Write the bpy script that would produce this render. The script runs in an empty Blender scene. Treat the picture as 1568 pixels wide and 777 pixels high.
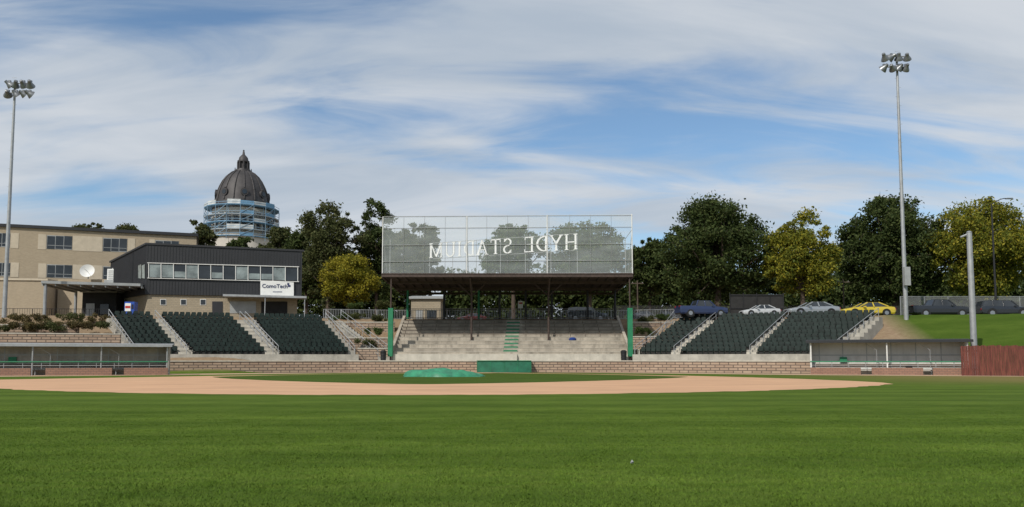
import bpy, math, random
import numpy as np
from mathutils import Vector, Matrix
random.seed(7); rng=np.random.default_rng(11)
scene=bpy.context.scene
# ---------- survey helpers (metres; camera station at origin, field axis +Y) ----------
F=1230.0; TH=math.radians(4.3); EYE=1.6; YC=457.5; UC=784.0
c_,s_=math.cos(TH),math.sin(TH)
def ray(u,v):
    t=(YC-v)/F
    return Vector(((u-UC)/F, c_-t*s_, s_+t*c_))
def P(u,v,D):
    r=ray(u,v); k=D/r.y
    return Vector((r.x*k, D, EYE+r.z*k))
def X(u,D,v=500): return P(u,v,D).x
def Z(v,D): return P(784,v,D).z
def ON(u,v,A,B):
    r=ray(u,v); ax,ay=A[0],A[1]; dx,dy=B[0]-ax,B[1]-ay
    det=r.x*(-dy)-r.y*(-dx)
    k=(ax*(-dy)-ay*(-dx))/det
    return Vector((r.x*k,r.y*k,EYE+r.z*k))
def lerp(a,b,t): return a+(b-a)*t
# ---------- materials ----------
def newmat(name):
    m=bpy.data.materials.new(name); m.use_nodes=True
    nt=m.node_tree; b=nt.nodes['Principled BSDF']; return m,nt,b
def N(nt,t,**k):
    n=nt.nodes.new(t)
    for a,b in k.items(): setattr(n,a,b)
    return n
def mixcol(nt,f,a,b,mode='MIX'):
    n=N(nt,'ShaderNodeMix',data_type='RGBA',blend_type=mode)
    for s,val in ((0,f),(6,a),(7,b)):
        if isinstance(val,bpy.types.NodeSocket): nt.links.new(val,n.inputs[s])
        elif s==0: n.inputs[0].default_value=val
        else: n.inputs[s].default_value=(*val,1) if len(val)==3 else val
    return n.outputs[2]
def pos(nt,scale=(1,1,1)):
    g=N(nt,'ShaderNodeNewGeometry'); m=N(nt,'ShaderNodeMapping'); m.inputs['Scale'].default_value=scale
    nt.links.new(g.outputs['Position'],m.inputs['Vector']); return m.outputs['Vector']
def noise(nt,vec,scale,detail=3,rough=.55):
    n=N(nt,'ShaderNodeTexNoise'); n.inputs['Scale'].default_value=scale; n.inputs['Detail'].default_value=detail
    n.inputs['Roughness'].default_value=rough; nt.links.new(vec,n.inputs['Vector']); return n.outputs[0]
def ramp(nt,fac,lo,hi):
    n=N(nt,'ShaderNodeMapRange'); n.inputs[1].default_value=lo; n.inputs[2].default_value=hi
    nt.links.new(fac,n.inputs[0]); return n.outputs[0]
def M(name,col,rough=.75,metal=0,var=.2,scale=1.5,bump=0,stain=0,stretch=(1,1,1),coat=0,spec=None):
    m,nt,b=newmat(name)
    p=pos(nt,stretch)
    n1=ramp(nt,noise(nt,p,scale,5,.6),.3,.7)
    lo=tuple(x*(1-var) for x in col); hi=tuple(min(1,x*(1+var)) for x in col)
    out=mixcol(nt,n1,lo,hi)
    if stain>0:
        ps=pos(nt,(1,1,.15)); n2=ramp(nt,noise(nt,ps,1.3,6,.7),.5,.75)
        f=N(nt,'ShaderNodeMath',operation='MULTIPLY'); nt.links.new(n2,f.inputs[0]); f.inputs[1].default_value=stain
        out=mixcol(nt,f.outputs[0],out,tuple(x*.35 for x in col))
    nt.links.new(out,b.inputs['Base Color'])
    b.inputs['Roughness'].default_value=rough; b.inputs['Metallic'].default_value=metal
    if coat: b.inputs['Coat Weight'].default_value=coat; b.inputs['Coat Roughness'].default_value=.05
    if spec is not None: b.inputs['Specular IOR Level'].default_value=spec
    if bump:
        bn=N(nt,'ShaderNodeBump'); bn.inputs['Strength'].default_value=bump; bn.inputs['Distance'].default_value=.03
        nt.links.new(noise(nt,pos(nt),scale*12,4),bn.inputs['Height']); nt.links.new(bn.outputs[0],b.inputs['Normal'])
    return m
def wallvec(nt):
    g=N(nt,'ShaderNodeNewGeometry'); sp=N(nt,'ShaderNodeSeparateXYZ'); nt.links.new(g.outputs['Position'],sp.inputs[0])
    sn=N(nt,'ShaderNodeSeparateXYZ'); nt.links.new(g.outputs['Normal'],sn.inputs[0])
    ab=N(nt,'ShaderNodeMath',operation='ABSOLUTE'); nt.links.new(sn.outputs[0],ab.inputs[0])
    gt=N(nt,'ShaderNodeMath',operation='GREATER_THAN'); nt.links.new(ab.outputs[0],gt.inputs[0]); gt.inputs[1].default_value=.75
    mx=N(nt,'ShaderNodeMix',data_type='FLOAT'); nt.links.new(gt.outputs[0],mx.inputs[0]); nt.links.new(sp.outputs[0],mx.inputs[2]); nt.links.new(sp.outputs[1],mx.inputs[3])
    cb=N(nt,'ShaderNodeCombineXYZ'); nt.links.new(mx.outputs[0],cb.inputs[0]); nt.links.new(sp.outputs[2],cb.inputs[1]); return cb.outputs[0]
def brick(name,c1,c2,mortar,w,h,ms=.02,bump=.4,stain=.3):
    m,nt,b=newmat(name); v=wallvec(nt)
    t=N(nt,'ShaderNodeTexBrick'); t.inputs['Scale'].default_value=1; t.inputs['Brick Width'].default_value=w; t.inputs['Row Height'].default_value=h
    t.inputs['Mortar Size'].default_value=ms; t.inputs['Color1'].default_value=(*c1,1); t.inputs['Color2'].default_value=(*c2,1); t.inputs['Mortar'].default_value=(*mortar,1)
    nt.links.new(v,t.inputs['Vector'])
    n=ramp(nt,noise(nt,pos(nt,(1,1,.4)),.8,6,.7),.35,.75)
    f=N(nt,'ShaderNodeMath',operation='MULTIPLY'); nt.links.new(n,f.inputs[0]); f.inputs[1].default_value=stain
    out=mixcol(nt,f.outputs[0],t.outputs[0],tuple(x*.45 for x in c1))
    nt.links.new(out,b.inputs['Base Color']); b.inputs['Roughness'].default_value=.9
    bn=N(nt,'ShaderNodeBump'); bn.inputs['Strength'].default_value=bump; bn.inputs['Distance'].default_value=.03; bn.invert=True
    nt.links.new(t.outputs[1],bn.inputs['Height']); nt.links.new(bn.outputs[0],b.inputs['Normal'])
    return m
def leafmat(name,c1,c2,c3):
    m,nt,b=newmat(name)
    g=N(nt,'ShaderNodeNewGeometry')
    n1=ramp(nt,noise(nt,pos(nt),.45,3,.6),.35,.65)
    a=mixcol(nt,n1,c1,c2)
    r=N(nt,'ShaderNodeMath',operation='POWER'); nt.links.new(g.outputs['Random Per Island'],r.inputs[0]); r.inputs[1].default_value=2.6
    out=mixcol(nt,r.outputs[0],a,c3)
    nt.links.new(out,b.inputs['Base Color']); b.inputs['Roughness'].default_value=.65; b.inputs['Specular IOR Level'].default_value=.15
    tr=N(nt,'ShaderNodeBsdfTranslucent'); nt.links.new(out,tr.inputs[0])
    ms=N(nt,'ShaderNodeMixShader'); ms.inputs[0].default_value=.32
    nt.links.new(b.outputs[0],ms.inputs[1]); nt.links.new(tr.outputs[0],ms.inputs[2])
    nt.links.new(ms.outputs[0],nt.nodes['Material Output'].inputs[0]); return m
def netmat(name,col,cover):
    m,nt,b=newmat(name)
    b.inputs['Base Color'].default_value=(*col,1); b.inputs['Roughness'].default_value=.8
    tr=N(nt,'ShaderNodeBsdfTransparent'); ms=N(nt,'ShaderNodeMixShader')
    n=noise(nt,pos(nt,(.5,.5,1.5)),.6,3); mr=N(nt,'ShaderNodeMapRange'); nt.links.new(n,mr.inputs[0])
    mr.inputs[1].default_value=.3; mr.inputs[2].default_value=.7; mr.inputs[3].default_value=cover*.8; mr.inputs[4].default_value=cover*1.2
    nt.links.new(mr.outputs[0],ms.inputs[0]); nt.links.new(tr.outputs[0],ms.inputs[1]); nt.links.new(b.outputs[0],ms.inputs[2])
    nt.links.new(ms.outputs[0],nt.nodes['Material Output'].inputs[0]); return m

conc=M('concrete',(.34,.32,.28),.9,var=.22,scale=.9,bump=.3,stain=.45)
conc_old=M('old_concrete',(.35,.31,.255),.9,var=.3,scale=.7,bump=.3,stain=.75)
conc_lt=M('light_concrete',(.45,.42,.36),.9,var=.15,scale=1.2,bump=.3,stain=.3)
block=brick('retaining_block',(.42,.315,.235),(.32,.225,.165),(.10,.08,.065),.9,.31,.045,.6,.4)
tanbrick=brick('tan_brick',(.39,.315,.22),(.335,.27,.188),(.33,.285,.22),.35,.12,.012,.2,.18)
cmu=brick('tan_block',(.36,.30,.215),(.31,.26,.185),(.25,.22,.17),.5,.25,.02,.3,.2)
redblock=brick('red_block',(.30,.17,.12),(.25,.14,.10),(.16,.11,.09),.45,.18,.02,.4,.3)
cream=M('cream_panel',(.48,.415,.32),.85,var=.08,stain=.2)
seatg=M('dark_green_plastic',(.010,.0195,.017),.6,var=.5,scale=2,spec=.2)
galv=M('galvanized_steel',(.36,.37,.38),.5,.5,var=.15)
greyp=M('grey_paint',(.33,.34,.34),.5,.2,var=.12)
whitep=M('white_paint',(.68,.68,.66),.6,var=.08)
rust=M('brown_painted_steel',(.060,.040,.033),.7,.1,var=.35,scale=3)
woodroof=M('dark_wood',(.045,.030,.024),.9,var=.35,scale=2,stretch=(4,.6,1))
woodbench=M('weathered_wood',(.15,.12,.095),.85,var=.4,scale=1.2,stretch=(.5,3,3))
greenp=M('green_paint',(.012,.17,.078),.6,var=.2)
tarpm=M('green_tarp',(.025,.19,.10),.5,var=.3,scale=1.5,bump=.2)
tarpd=M('green_vinyl',(.015,.13,.075),.5,var=.25,scale=1.5,bump=.2)
char=M('charcoal_cladding',(.020,.021,.025),.55,.1,var=.15,scale=.6)
black=M('black_metal',(.015,.015,.017),.5,.2,var=.2)
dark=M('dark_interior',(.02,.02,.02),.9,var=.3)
glass=M('window_glass',(.025,.030,.036),.08,.0,var=.4,scale=.5,spec=.5)
glass_lt=M('window_blind',(.20,.235,.235),.2,.0,var=.45,scale=.8,spec=.6)
redwood=M('red_stained_wood',(.12,.034,.024),.85,var=.5,scale=3,stretch=(2.5,2.5,.3))
bark=M('bark',(.075,.055,.042),.95,var=.35,scale=4,stretch=(1,1,.25))
rubber=M('tyre_rubber',(.012,.012,.012),.85,var=.2)
alloy=M('alloy_wheel',(.4,.4,.42),.35,.8,var=.1)
lampm=M('lamp_housing',(.20,.21,.22),.4,.6,var=.15)
lensm=M('lamp_lens',(.45,.47,.48),.15,.0,var=.1)
# ---------- mesh builder ----------
class MB:
    def __init__(s): s.v=[];s.f=[];s.m=[];s.mats=[];s.M=Matrix.Identity(4)
    def mi(s,mat):
        if mat not in s.mats: s.mats.append(mat)
        return s.mats.index(mat)
    def poly(s,pts,mat):
        k=len(s.v)
        for p in pts: s.v.append(tuple(s.M@Vector(p)))
        s.f.append(tuple(range(k,k+len(pts)))); s.m.append(s.mi(mat))
    def mesh(s,vs,fs,mat):
        k=len(s.v); i=s.mi(mat)
        for p in vs: s.v.append(tuple(s.M@Vector(p)))
        for f in fs: s.f.append(tuple(a+k for a in f)); s.m.append(i)
    def prism(s,poly,z0,z1,mat,side=None):
        n=len(poly)
        a=z0 if isinstance(z0,(list,tuple)) else [z0]*n; b=z1 if isinstance(z1,(list,tuple)) else [z1]*n
        ar=sum(poly[i][0]*poly[(i+1)%n][1]-poly[(i+1)%n][0]*poly[i][1] for i in range(n))
        if ar<0: poly=poly[::-1]; a=a[::-1]; b=b[::-1]
        vs=[(p[0],p[1],a[i]) for i,p in enumerate(poly)]+[(p[0],p[1],b[i]) for i,p in enumerate(poly)]
        s.mesh(vs,[tuple(range(n))[::-1],tuple(range(n,2*n))],mat)
        s.mesh(vs,[(i,(i+1)%n,n+(i+1)%n,n+i) for i in range(n)],side or mat)
    def bx(s,x0,x1,y0,y1,z0,z1,mat): s.prism([(x0,y0),(x1,y0),(x1,y1),(x0,y1)],z0,z1,mat)
    def ob(s,o,a,b,c,mat):
        o,a,b,c=map(Vector,(o,a,b,c))
        vs=[o,o+a,o+a+b,o+b,o+c,o+a+c,o+a+b+c,o+b+c]
        fs=[(0,3,2,1),(4,5,6,7),(0,1,5,4),(1,2,6,5),(2,3,7,6),(3,0,4,7)]
        if a.cross(b).dot(c)<0: fs=[f[::-1] for f in fs]
        s.mesh(vs,fs,mat)
    def tube(s,p0,p1,r0,r1=None,mat=None,n=8,caps=True):
        if r1 is None: r1=r0
        p0=Vector(p0);p1=Vector(p1); d=(p1-p0)
        if d.length<1e-6: return
        d.normalize(); a=d.orthogonal().normalized()
        if n==4 : 
            a=Vector((0,0,1)).cross(d)
            a=a.normalized() if a.length>1e-3 else Vector((1,0,0)); b0=d.cross(a); a=(a+b0).normalized(); r0*=1.414; r1*=1.414
        b=d.cross(a); vs=[]
        for p,r in((p0,r0),(p1,r1)):
            for i in range(n):
                t=2*math.pi*i/n; vs.append(p+(a*math.cos(t)+b*math.sin(t))*r)
        fs=[(i,(i+1)%n,n+(i+1)%n,n+i) for i in range(n)]
        if caps: fs+= [tuple(range(n))[::-1],tuple(range(n,2*n))]
        s.mesh(vs,fs,mat)
    def lathe(s,c,prof,mat,n=24,M=None):
        vs=[];fs=[]
        for r,z in prof:
            for i in range(n):
                t=2*math.pi*i/n; p=Vector((r*math.cos(t),r*math.sin(t),z))
                if M is not None: p=M@p
                vs.append(p+Vector(c))
        for j in range(len(prof)-1):
            for i in range(n): fs.append((j*n+i,j*n+(i+1)%n,(j+1)*n+(i+1)%n,(j+1)*n+i))
        s.mesh(vs,fs,mat)
    def obj(s,name,parent=None,smooth=False,bevel=0):
        me=bpy.data.meshes.new(name); me.from_pydata(s.v,[],s.f)
        for m in s.mats: me.materials.append(m)
        me.polygons.foreach_set('material_index',s.m)
        if smooth:
            me.polygons.foreach_set('use_smooth',[True]*len(s.f))
        me.update(); o=bpy.data.objects.new(name,me); scene.collection.objects.link(o)
        if smooth:
            md=o.modifiers.new('es','EDGE_SPLIT'); md.split_angle=math.radians(40)
        if bevel:
            b=o.modifiers.new('bv','BEVEL'); b.width=bevel; b.segments=2; b.limit_method='ANGLE'
        if parent: o.parent=parent
        return o
def empty(name,loc=(0,0,0)):
    e=bpy.data.objects.new(name,None); scene.collection.objects.link(e); e.empty_display_size=.5; return e
def textmesh(name,txt,size,mat,Mx,parent=None,ext=.02,align='CENTER',offset=0):
    cu=bpy.data.curves.new(name+'_c','FONT'); cu.body=txt; cu.size=size; cu.extrude=ext; cu.align_x=align; cu.offset=offset
    t=bpy.data.objects.new('tmp',cu); scene.collection.objects.link(t)
    bpy.context.view_layer.update()
    me=bpy.data.meshes.new_from_object(t.evaluated_get(bpy.context.evaluated_depsgraph_get()))
    bpy.data.objects.remove(t); me.name=name; me.materials.clear(); me.materials.append(mat)
    o=bpy.data.objects.new(name,me); scene.collection.objects.link(o); me.transform(Mx)
    if parent: o.parent=parent
    return o
# ---------- ground ----------
SX=[-3000,-200,-60,-33,-20,15,34,60,200,3000]; SY=[70,70,80,88.5,98.2,98.2,87.5,76,66,66]
EX=[-3000,-200,-60,-30,-16,16,28,45,70,200,3000]; EY=[92,92,99,105,109,109,105,99,94,90,90]
TZ=7.0
def hz(x,y):
    S=np.interp(x,SX,SY); E=np.interp(x,EX,EY)
    t=np.clip((y-S)/(E-S),0,1)
    return TZ*t
xs=np.unique(np.concatenate([[-3000,-1500,-700,-400],np.arange(-200,201,2.0),[400,700,1500,3000]]))
ys=np.unique(np.concatenate([[-1500,-500,-200,-100,-50,0,30,50],np.arange(60,125,1.0),[150,200,300,500,900,1600,3500]]))
gx,gy=np.meshgrid(xs,ys); gz=hz(gx,gy)
nx,ny=len(xs),len(ys)
vs=np.stack([gx.ravel(),gy.ravel(),gz.ravel()],1)
fs=[(j*nx+i,j*nx+i+1,(j+1)*nx+i+1,(j+1)*nx+i) for j in range(ny-1) for i in range(nx-1)]
def grassmat(name,c_lo,c_hi,dry,field=True,bump=True):
    m,nt,b=newmat(name)
    big=ramp(nt,noise(nt,pos(nt,(.09,.30,1)),1.0,5,.62),.36,.64)
    pat=ramp(nt,noise(nt,pos(nt,(.40,1.0,1)),1.0,4,.6),.42,.64)
    mid=ramp(nt,noise(nt,pos(nt,(1.2,2.6,1)),1.6,6,.7),.35,.7)
    fine=ramp(nt,noise(nt,pos(nt,(1,1,1)),22,5,.8),.33,.67)
    col=mixcol(nt,big,c_lo,c_hi)
    f=N(nt,'ShaderNodeMath',operation='MULTIPLY'); nt.links.new(mid,f.inputs[0]); f.inputs[1].default_value=.45
    col=mixcol(nt,f.outputs[0],col,dry)
    fp=N(nt,'ShaderNodeMath',operation='MULTIPLY'); nt.links.new(pat,fp.inputs[0]); fp.inputs[1].default_value=.5
    col=mixcol(nt,fp.outputs[0],col,tuple(x*.72 for x in c_lo))
    w=N(nt,'ShaderNodeTexWave',bands_direction='Y'); w.inputs['Scale'].default_value=.085; w.inputs['Distortion'].default_value=2.5; w.inputs['Detail'].default_value=3
    nt.links.new(pos(nt,(.2,1,1)),w.inputs['Vector'])
    f2=N(nt,'ShaderNodeMath',operation='MULTIPLY'); nt.links.new(w.outputs[1],f2.inputs[0]); f2.inputs[1].default_value=.40
    col=mixcol(nt,f2.outputs[0],col,tuple(x*.64 for x in c_lo))
    col=mixcol(nt,fine,mixcol(nt,1.0,col,(.62,.62,.6),'MULTIPLY'),mixcol(nt,1.0,col,(1.38,1.36,1.3),'MULTIPLY'))
    if field:
        g=N(nt,'ShaderNodeNewGeometry'); sp=N(nt,'ShaderNodeSeparateXYZ'); nt.links.new(g.outputs['Position'],sp.inputs[0])
        zz=ramp(nt,sp.outputs[2],.15,.6); xx=N(nt,'ShaderNodeMapRange'); nt.links.new(sp.outputs[0],xx.inputs[0]); xx.inputs[1].default_value=48; xx.inputs[2].default_value=44.5
        zd=N(nt,'ShaderNodeMath',operation='MULTIPLY'); nt.links.new(zz,zd.inputs[0]); zd.inputs[1].default_value=.5
        col=mixcol(nt,zd.outputs[0],col,tuple(x*.6 for x in c_lo))
        f3=N(nt,'ShaderNodeMath',operation='MULTIPLY'); nt.links.new(zz,f3.inputs[0]); nt.links.new(xx.outputs[0],f3.inputs[1])
        col=mixcol(nt,f3.outputs[0],col,mixcol(nt,mid,(.19,.13,.085),(.26,.20,.13)))
        xr=ramp(nt,sp.outputs[0],22,40); yr=ramp(nt,sp.outputs[1],46,58)
        f4=N(nt,'ShaderNodeMath',operation='MULTIPLY'); nt.links.new(xr,f4.inputs[0]); nt.links.new(yr,f4.inputs[1])
        z0=N(nt,'ShaderNodeMath',operation='LESS_THAN'); nt.links.new(sp.outputs[2],z0.inputs[0]); z0.inputs[1].default_value=.2
        f5=N(nt,'ShaderNodeMath',operation='MULTIPLY'); nt.links.new(f4.outputs[0],f5.inputs[0]); nt.links.new(z0.outputs[0],f5.inputs[1])
        f6=N(nt,'ShaderNodeMath',operation='MULTIPLY'); nt.links.new(f5.outputs[0],f6.inputs[0]); f6.inputs[1].default_value=.8
        col=mixcol(nt,f6.outputs[0],col,(.175,.135,.055))
    nt.links.new(col,b.inputs['Base Color']); b.inputs['Roughness'].default_value=.95; b.inputs['Specular IOR Level'].default_value=.04
    if bump:
        bn=N(nt,'ShaderNodeBump'); bn.inputs['Strength'].default_value=.5; bn.inputs['Distance'].default_value=.03
        nt.links.new(noise(nt,pos(nt),30,5,.8),bn.inputs['Height']); nt.links.new(bn.outputs[0],b.inputs['Normal'])
    return m
grass=grassmat('outfield_grass',(.057,.105,.014),(.088,.145,.021),(.130,.150,.034))
bladem=grassmat('grass_blades',(.080,.148,.020),(.120,.200,.029),(.165,.195,.045),False,False)
ingrass=grassmat('infield_grass',(.047,.085,.014),(.063,.105,.019),(.085,.12,.028),False)
me=bpy.data.meshes.new('ground'); me.from_pydata(vs.tolist(),[],fs); me.materials.append(grass)
g=bpy.data.objects.new('ground',me); scene.collection.objects.link(g)
ge=empty('grass')
pm=[]
for kv in range(3):
    r=np.random.default_rng(500+kv); n=3600; S=1.7
    bx_=r.uniform(-S/2,S/2,(n,2)); h=r.uniform(.012,.036,n); wd=r.uniform(.003,.0065,n); a=r.uniform(0,6.283,n); ln=r.normal(0,.020,(n,2))
    p0=np.stack([bx_[:,0]-np.cos(a)*wd,bx_[:,1]-np.sin(a)*wd,np.full(n,-.002)],1); p1=np.stack([bx_[:,0]+np.cos(a)*wd,bx_[:,1]+np.sin(a)*wd,np.full(n,-.002)],1)
    p2=np.stack([bx_[:,0]+ln[:,0],bx_[:,1]+ln[:,1],h],1); V=np.stack([p0,p1,p2],1).reshape(-1,3)
    me=bpy.data.meshes.new('blade_patch'); me.from_pydata(V.tolist(),[],[(3*i,3*i+1,3*i+2) for i in range(n)]); me.materials.append(bladem); pm.append(me)
yy=6.6; 
while yy<29:
    half=yy*.66+2; xx=-half
    while xx<half:
        o=bpy.data.objects.new('blade_patch',random.choice(pm)); scene.collection.objects.link(o); o.parent=ge
        o.location=(xx+random.uniform(-.1,.1),yy+random.uniform(-.1,.1),0); o.rotation_euler=(0,0,random.choice((0,1,2,3))*math.pi/2+random.uniform(-.2,.2)); zs=max(.12,1-(yy-9)/21); o.scale=(1,1,zs); xx+=1.55
    yy+=1.55
dirtm=M('infield_clay',(.475,.28,.16),.95,var=.14,scale=.35,bump=.25,stretch=(.5,1.2,1))
trackm=M('warning_track_gravel',(.42,.29,.19),.95,var=.15,scale=.6,bump=.3)
def sheet(name,pts,z,mat):
    b=MB(); b.poly([(p[0],p[1],z) for p in pts],mat); return b.obj(name)
C=(-5.5,72)
arc=[]
for a in np.linspace(-33.7,-165,160):
    r=36+.12*math.sin(a*.9)+.10*math.sin(a*2.3)+random.uniform(-.07,.07); arc.append((C[0]+r*math.cos(math.radians(a)),C[1]+r*math.sin(math.radians(a))))
pts=[(-2,96),(10,84),(16.8,77),(20.5,71),(23.2,65),(24.8,59),(25.2,55)]+arc+[(-40,62.5),(-28.8,75.6),(-20,84),(-9,96)]
sheet('infield_dirt',pts,.004,dirtm)
def sup(cx,cy,a,b,p,n=120):
    o=[]
    for i in range(n):
        t=2*math.pi*i/n; ct,st=math.cos(t),math.sin(t); j=1+random.uniform(-.004,.004)
        o.append((cx+j*a*math.copysign(abs(ct)**(2/p),ct),cy+j*b*math.copysign(abs(st)**(2/p),st)))
    return o
sheet('infield_grass',sup(-5.5,72.5,21.3,21.3,1.3),.008,ingrass)
sheet('home_plate_dirt',sup(-5.5,93,4,3.2,2,40),.012,dirtm)
b=MB(); b.lathe((-6.2,75,0),[(2.9,.010),(2.3,.10),(1.2,.24),(.5,.26),(0.01,.26)],dirtm,32); b.obj('pitchers_mound',smooth=True)
sheet('warning_track',[(-90,60),(-46,73),(-34,80),(-20,91.5),(-12,95.5),(-9.5,95.7),(-19.7,95.7),(-36,87.2),(-90,75)],.006,trackm)
sheet('warning_track',[(0,95.7),(9,93),(20,87),(30,80),(48,73),(90,58),(90,70),(48,78.5),(31.8,85.8),(14.4,95.7)],.006,trackm)
# ---------- retaining wall and walkway ----------
wp=[(-38.5,87.3),(-19.5,95.8),(14.4,95.8),(32,86.2)]
b=MB()
off=[(-38.5,87.9),(-19.5,96.4),(14.5,96.4),(32,86.85)]
for i in range(3):
    b.prism([wp[i],wp[i+1],off[i+1],off[i]],0,1.30,block)
for i in range(3):
    a=[(wp[i][0],wp[i][1]-.08),(wp[i+1][0],wp[i+1][1]-.08),(off[i+1][0],off[i+1][1]),(off[i][0],off[i][1])]
    b.prism(a,1.303,1.43,conc_lt)
b.obj('retaining_wall')
b=MB(); b.prism([(-38.4,87.92),(-19.5,96.42),(14.5,96.42),(32,86.87),(38,84),(37,92),(15,99),(-15,99),(-44,92),(-44,88)],.9,1.40,conc_lt); b.obj('walkway')
# ---------- seating wings ----------
def railing(b,p0,p1,h=.95,n=5,r=.035,mat=galv,mid=True):
    p0=Vector(p0);p1=Vector(p1); up=Vector((0,0,h))
    b.tube(p0+up,p1+up,r,r,mat,6)
    if mid: b.tube(p0+up*.5,p1+up*.5,r*.8,r*.8,mat,6)
    for i in range(n+1):
        q=p0.lerp(p1,i/n); b.tube(q,q+up,r,r,mat,6)
def wing(FL,FR,BL,BR,secs,rails,zf=2.15,zb=6.55,n=10):
    FL,FR,BL,BR=[Vector((p[0],p[1])) for p in(FL,FR,BL,BR)]
    st=empty('grandstand_seating')
    def pt(s,t): return (FL.lerp(FR,s)).lerp(BL.lerp(BR,s),t)
    rise=(zb-zf)/(n-1)
    def s_of(u,a,bb):
        r=ON(u,500,a,bb); return (Vector((r.x,r.y))-a).dot(bb-a)/(bb-a).length_squared
    b=MB()
    for i in range(n):
        z=zf+rise*i; t0,t1=i/n,(i+1)/n
        q=[pt(0,t0),pt(1,t0),pt(1,t1),pt(0,t1)]
        b.prism([tuple(p) for p in q],0.3,z,conc)
    b.obj('concrete_steps',st)
    sec=[(s_of(a,FL,FR),s_of(bb,FL,FR),s_of(c,BL,BR),s_of(d,BL,BR)) for a,bb,c,d in secs]
    b=MB()
    for k in range(len(sec)-1):
        for i in range(n-1):
            t0=(i+.5)/n; t1=(i+1)/n-.0008
            sa=lerp(sec[k][1],sec[k][3],t0)+.004; sb=lerp(sec[k+1][0],sec[k+1][2],t0)-.004
            q=[pt(sa,t0),pt(sb,t0),pt(sb,t1),pt(sa,t1)]
            b.prism([tuple(p) for p in q],zf+rise*i+.003,zf+rise*i+rise*.5,conc_lt)
    b.obj('aisle_steps',st)
    b=MB()
    for (a0,a1,c0,c1) in sec:
        for i in range(n):
            t=(i+.62)/n; sa,sb=lerp(a0,c0,t),lerp(a1,c1,t)
            A,B=pt(sa,t),pt(sb,t); L=(B-A).length; k=max(1,int(L/.62)); z=zf+rise*i
            ang=math.atan2((B-A).y,(B-A).x)
            for j in range(k):
                p=A.lerp(B,(j+.5)/k)
                b.M=Matrix.Translation((p.x,p.y,z))@Matrix.Rotation(ang,4,'Z')@Matrix.Rotation(random.uniform(-.02,.02),4,'X')
                w=.275
                prof=[(-w,.30),(w,.30),(w,.82),(w*.75,.93),(-w*.75,.93),(-w,.82)]
                vs=[(x,.16+(zz-.36)*.2,zz) for x,zz in prof]+[(x,.21+(zz-.36)*.2,zz) for x,zz in prof]
                b.mesh(vs,[tuple(range(6)),tuple(range(6,12))[::-1]]+[(q2,q2+6,(q2+1)%6+6,(q2+1)%6) for q2 in range(6)],seatg)
                if random.random()<.93:
                    b.ob((-w*.9,.02,.36),(w*1.8,0,0),(0,.07,0),(0,.06,.36),seatg)
                else: b.ob((-w*.9,-.24,.40),(w*1.8,0,0),(0,.36,-.03),(0,0,.06),seatg)
                b.ob((-w-.04,-.16,.0),(.05,0,0),(0,.30,0),(0,0,.64),seatg)
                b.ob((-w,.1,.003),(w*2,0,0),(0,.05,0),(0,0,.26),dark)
            b.M=Matrix.Identity(4)
    b.obj('seats',st)
    b=MB()
    for uf,ub in rails:
        sf,sb=s_of(uf,FL,FR),s_of(ub,BL,BR); A,B=pt(sf,.02),pt(sb,.98)
        railing(b,(A.x,A.y,zf),(B.x,B.y,zb+.1),1.0,6,.04)
    b.obj('handrails',st)
    return st
def pxy(u,D): p=P(u,500,D); return (p.x,p.y)
wing(pxy(205,89.7),pxy(550,97.2),pxy(162,98),pxy(500,105.5),
 [(213,277,172,228),(300,410,245,350),(432,538,387,487)],[(208,165),(288,236),(420,366),(428,374),(545,497)])
wing(pxy(968,97.2),pxy(1290,86.9),pxy(1040,106),pxy(1352,95.5),
 [(975,1022,1048,1090),(1038,1137,1107,1205),(1155,1258,1213,1343)],[(970,1042),(1030,1098),(1146,1209),(1270,1347)])
# ---------- central grandstand ----------
gs=empty('covered_grandstand')
gx0,gx1=-14.5,14.2
b=MB(); n=10; z0=2.45; z1=6.75; rise=(z1-z0)/(n-1); y0,y1=98.6,108.2
b.bx(gx0,gx1,98.3,98.598,.9,z0-.25,conc_lt)
for i in range(n):
    ya=lerp(y0,y1,i/n); z=z0+rise*i
    b.bx(gx0,gx1,ya,y1+1.2,z-rise if i else .5,z,conc_old)
    b.bx(gx0,gx1,ya-.03,ya+.16,z+.003,z+.05,conc_lt if i<5 else woodbench)
for x in (gx0-.35,gx1):
    b.prism([(x,98.4),(x+.35,98.4),(x+.35,109.4),(x,109.4)],.5,[2.9,2.9,7.5,7.5],conc_old)
b.obj('concrete_terraces',gs)
b=MB()
for i in range(1,n):
    ya=lerp(y0,y1,i/n); z=z0+rise*i
    for (xa,xb) in ((gx0+.3,-.75),(1.35,gx1-.3)):
        if i>=4: b.bx(xa,xb,ya+.30,ya+.58,z+.36,z+.41,woodbench)
        if i>=4:
            for x in np.arange(xa+.4,xb,1.9): b.bx(x,x+.07,ya+.35,ya+.53,z+.003,z+.358,woodbench)
b.obj('benches',gs)
b=MB()
for i in range(-1,n-1):
    ya=lerp(y0,y1,i/n); z=z0+rise*i
    xo=lerp(-.35,.15,(i+1)/n)
    b.bx(xo-.75,xo+.95,ya+.5 if i>=0 else 97.9,ya+.925,z+.003 if i>=0 else 1.41,z+rise*.5,conc_lt if i<0 else greenp)
    b.bx(xo-.75,xo+.95,ya+.922+.01,ya+1.30,z+rise+.053,z+rise+.08,greenp)
b.obj('stairs',gs)
zr0=Z(423,98.3); zr1=Z(447,114.5); rx0=X(586,98.3,422); rx1=X(968,98.3,422)
b=MB(); ry0,ry1=98.0,114.5
def rz(y): return lerp(zr0,zr1,(y-ry0)/(ry1-ry0))
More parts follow.
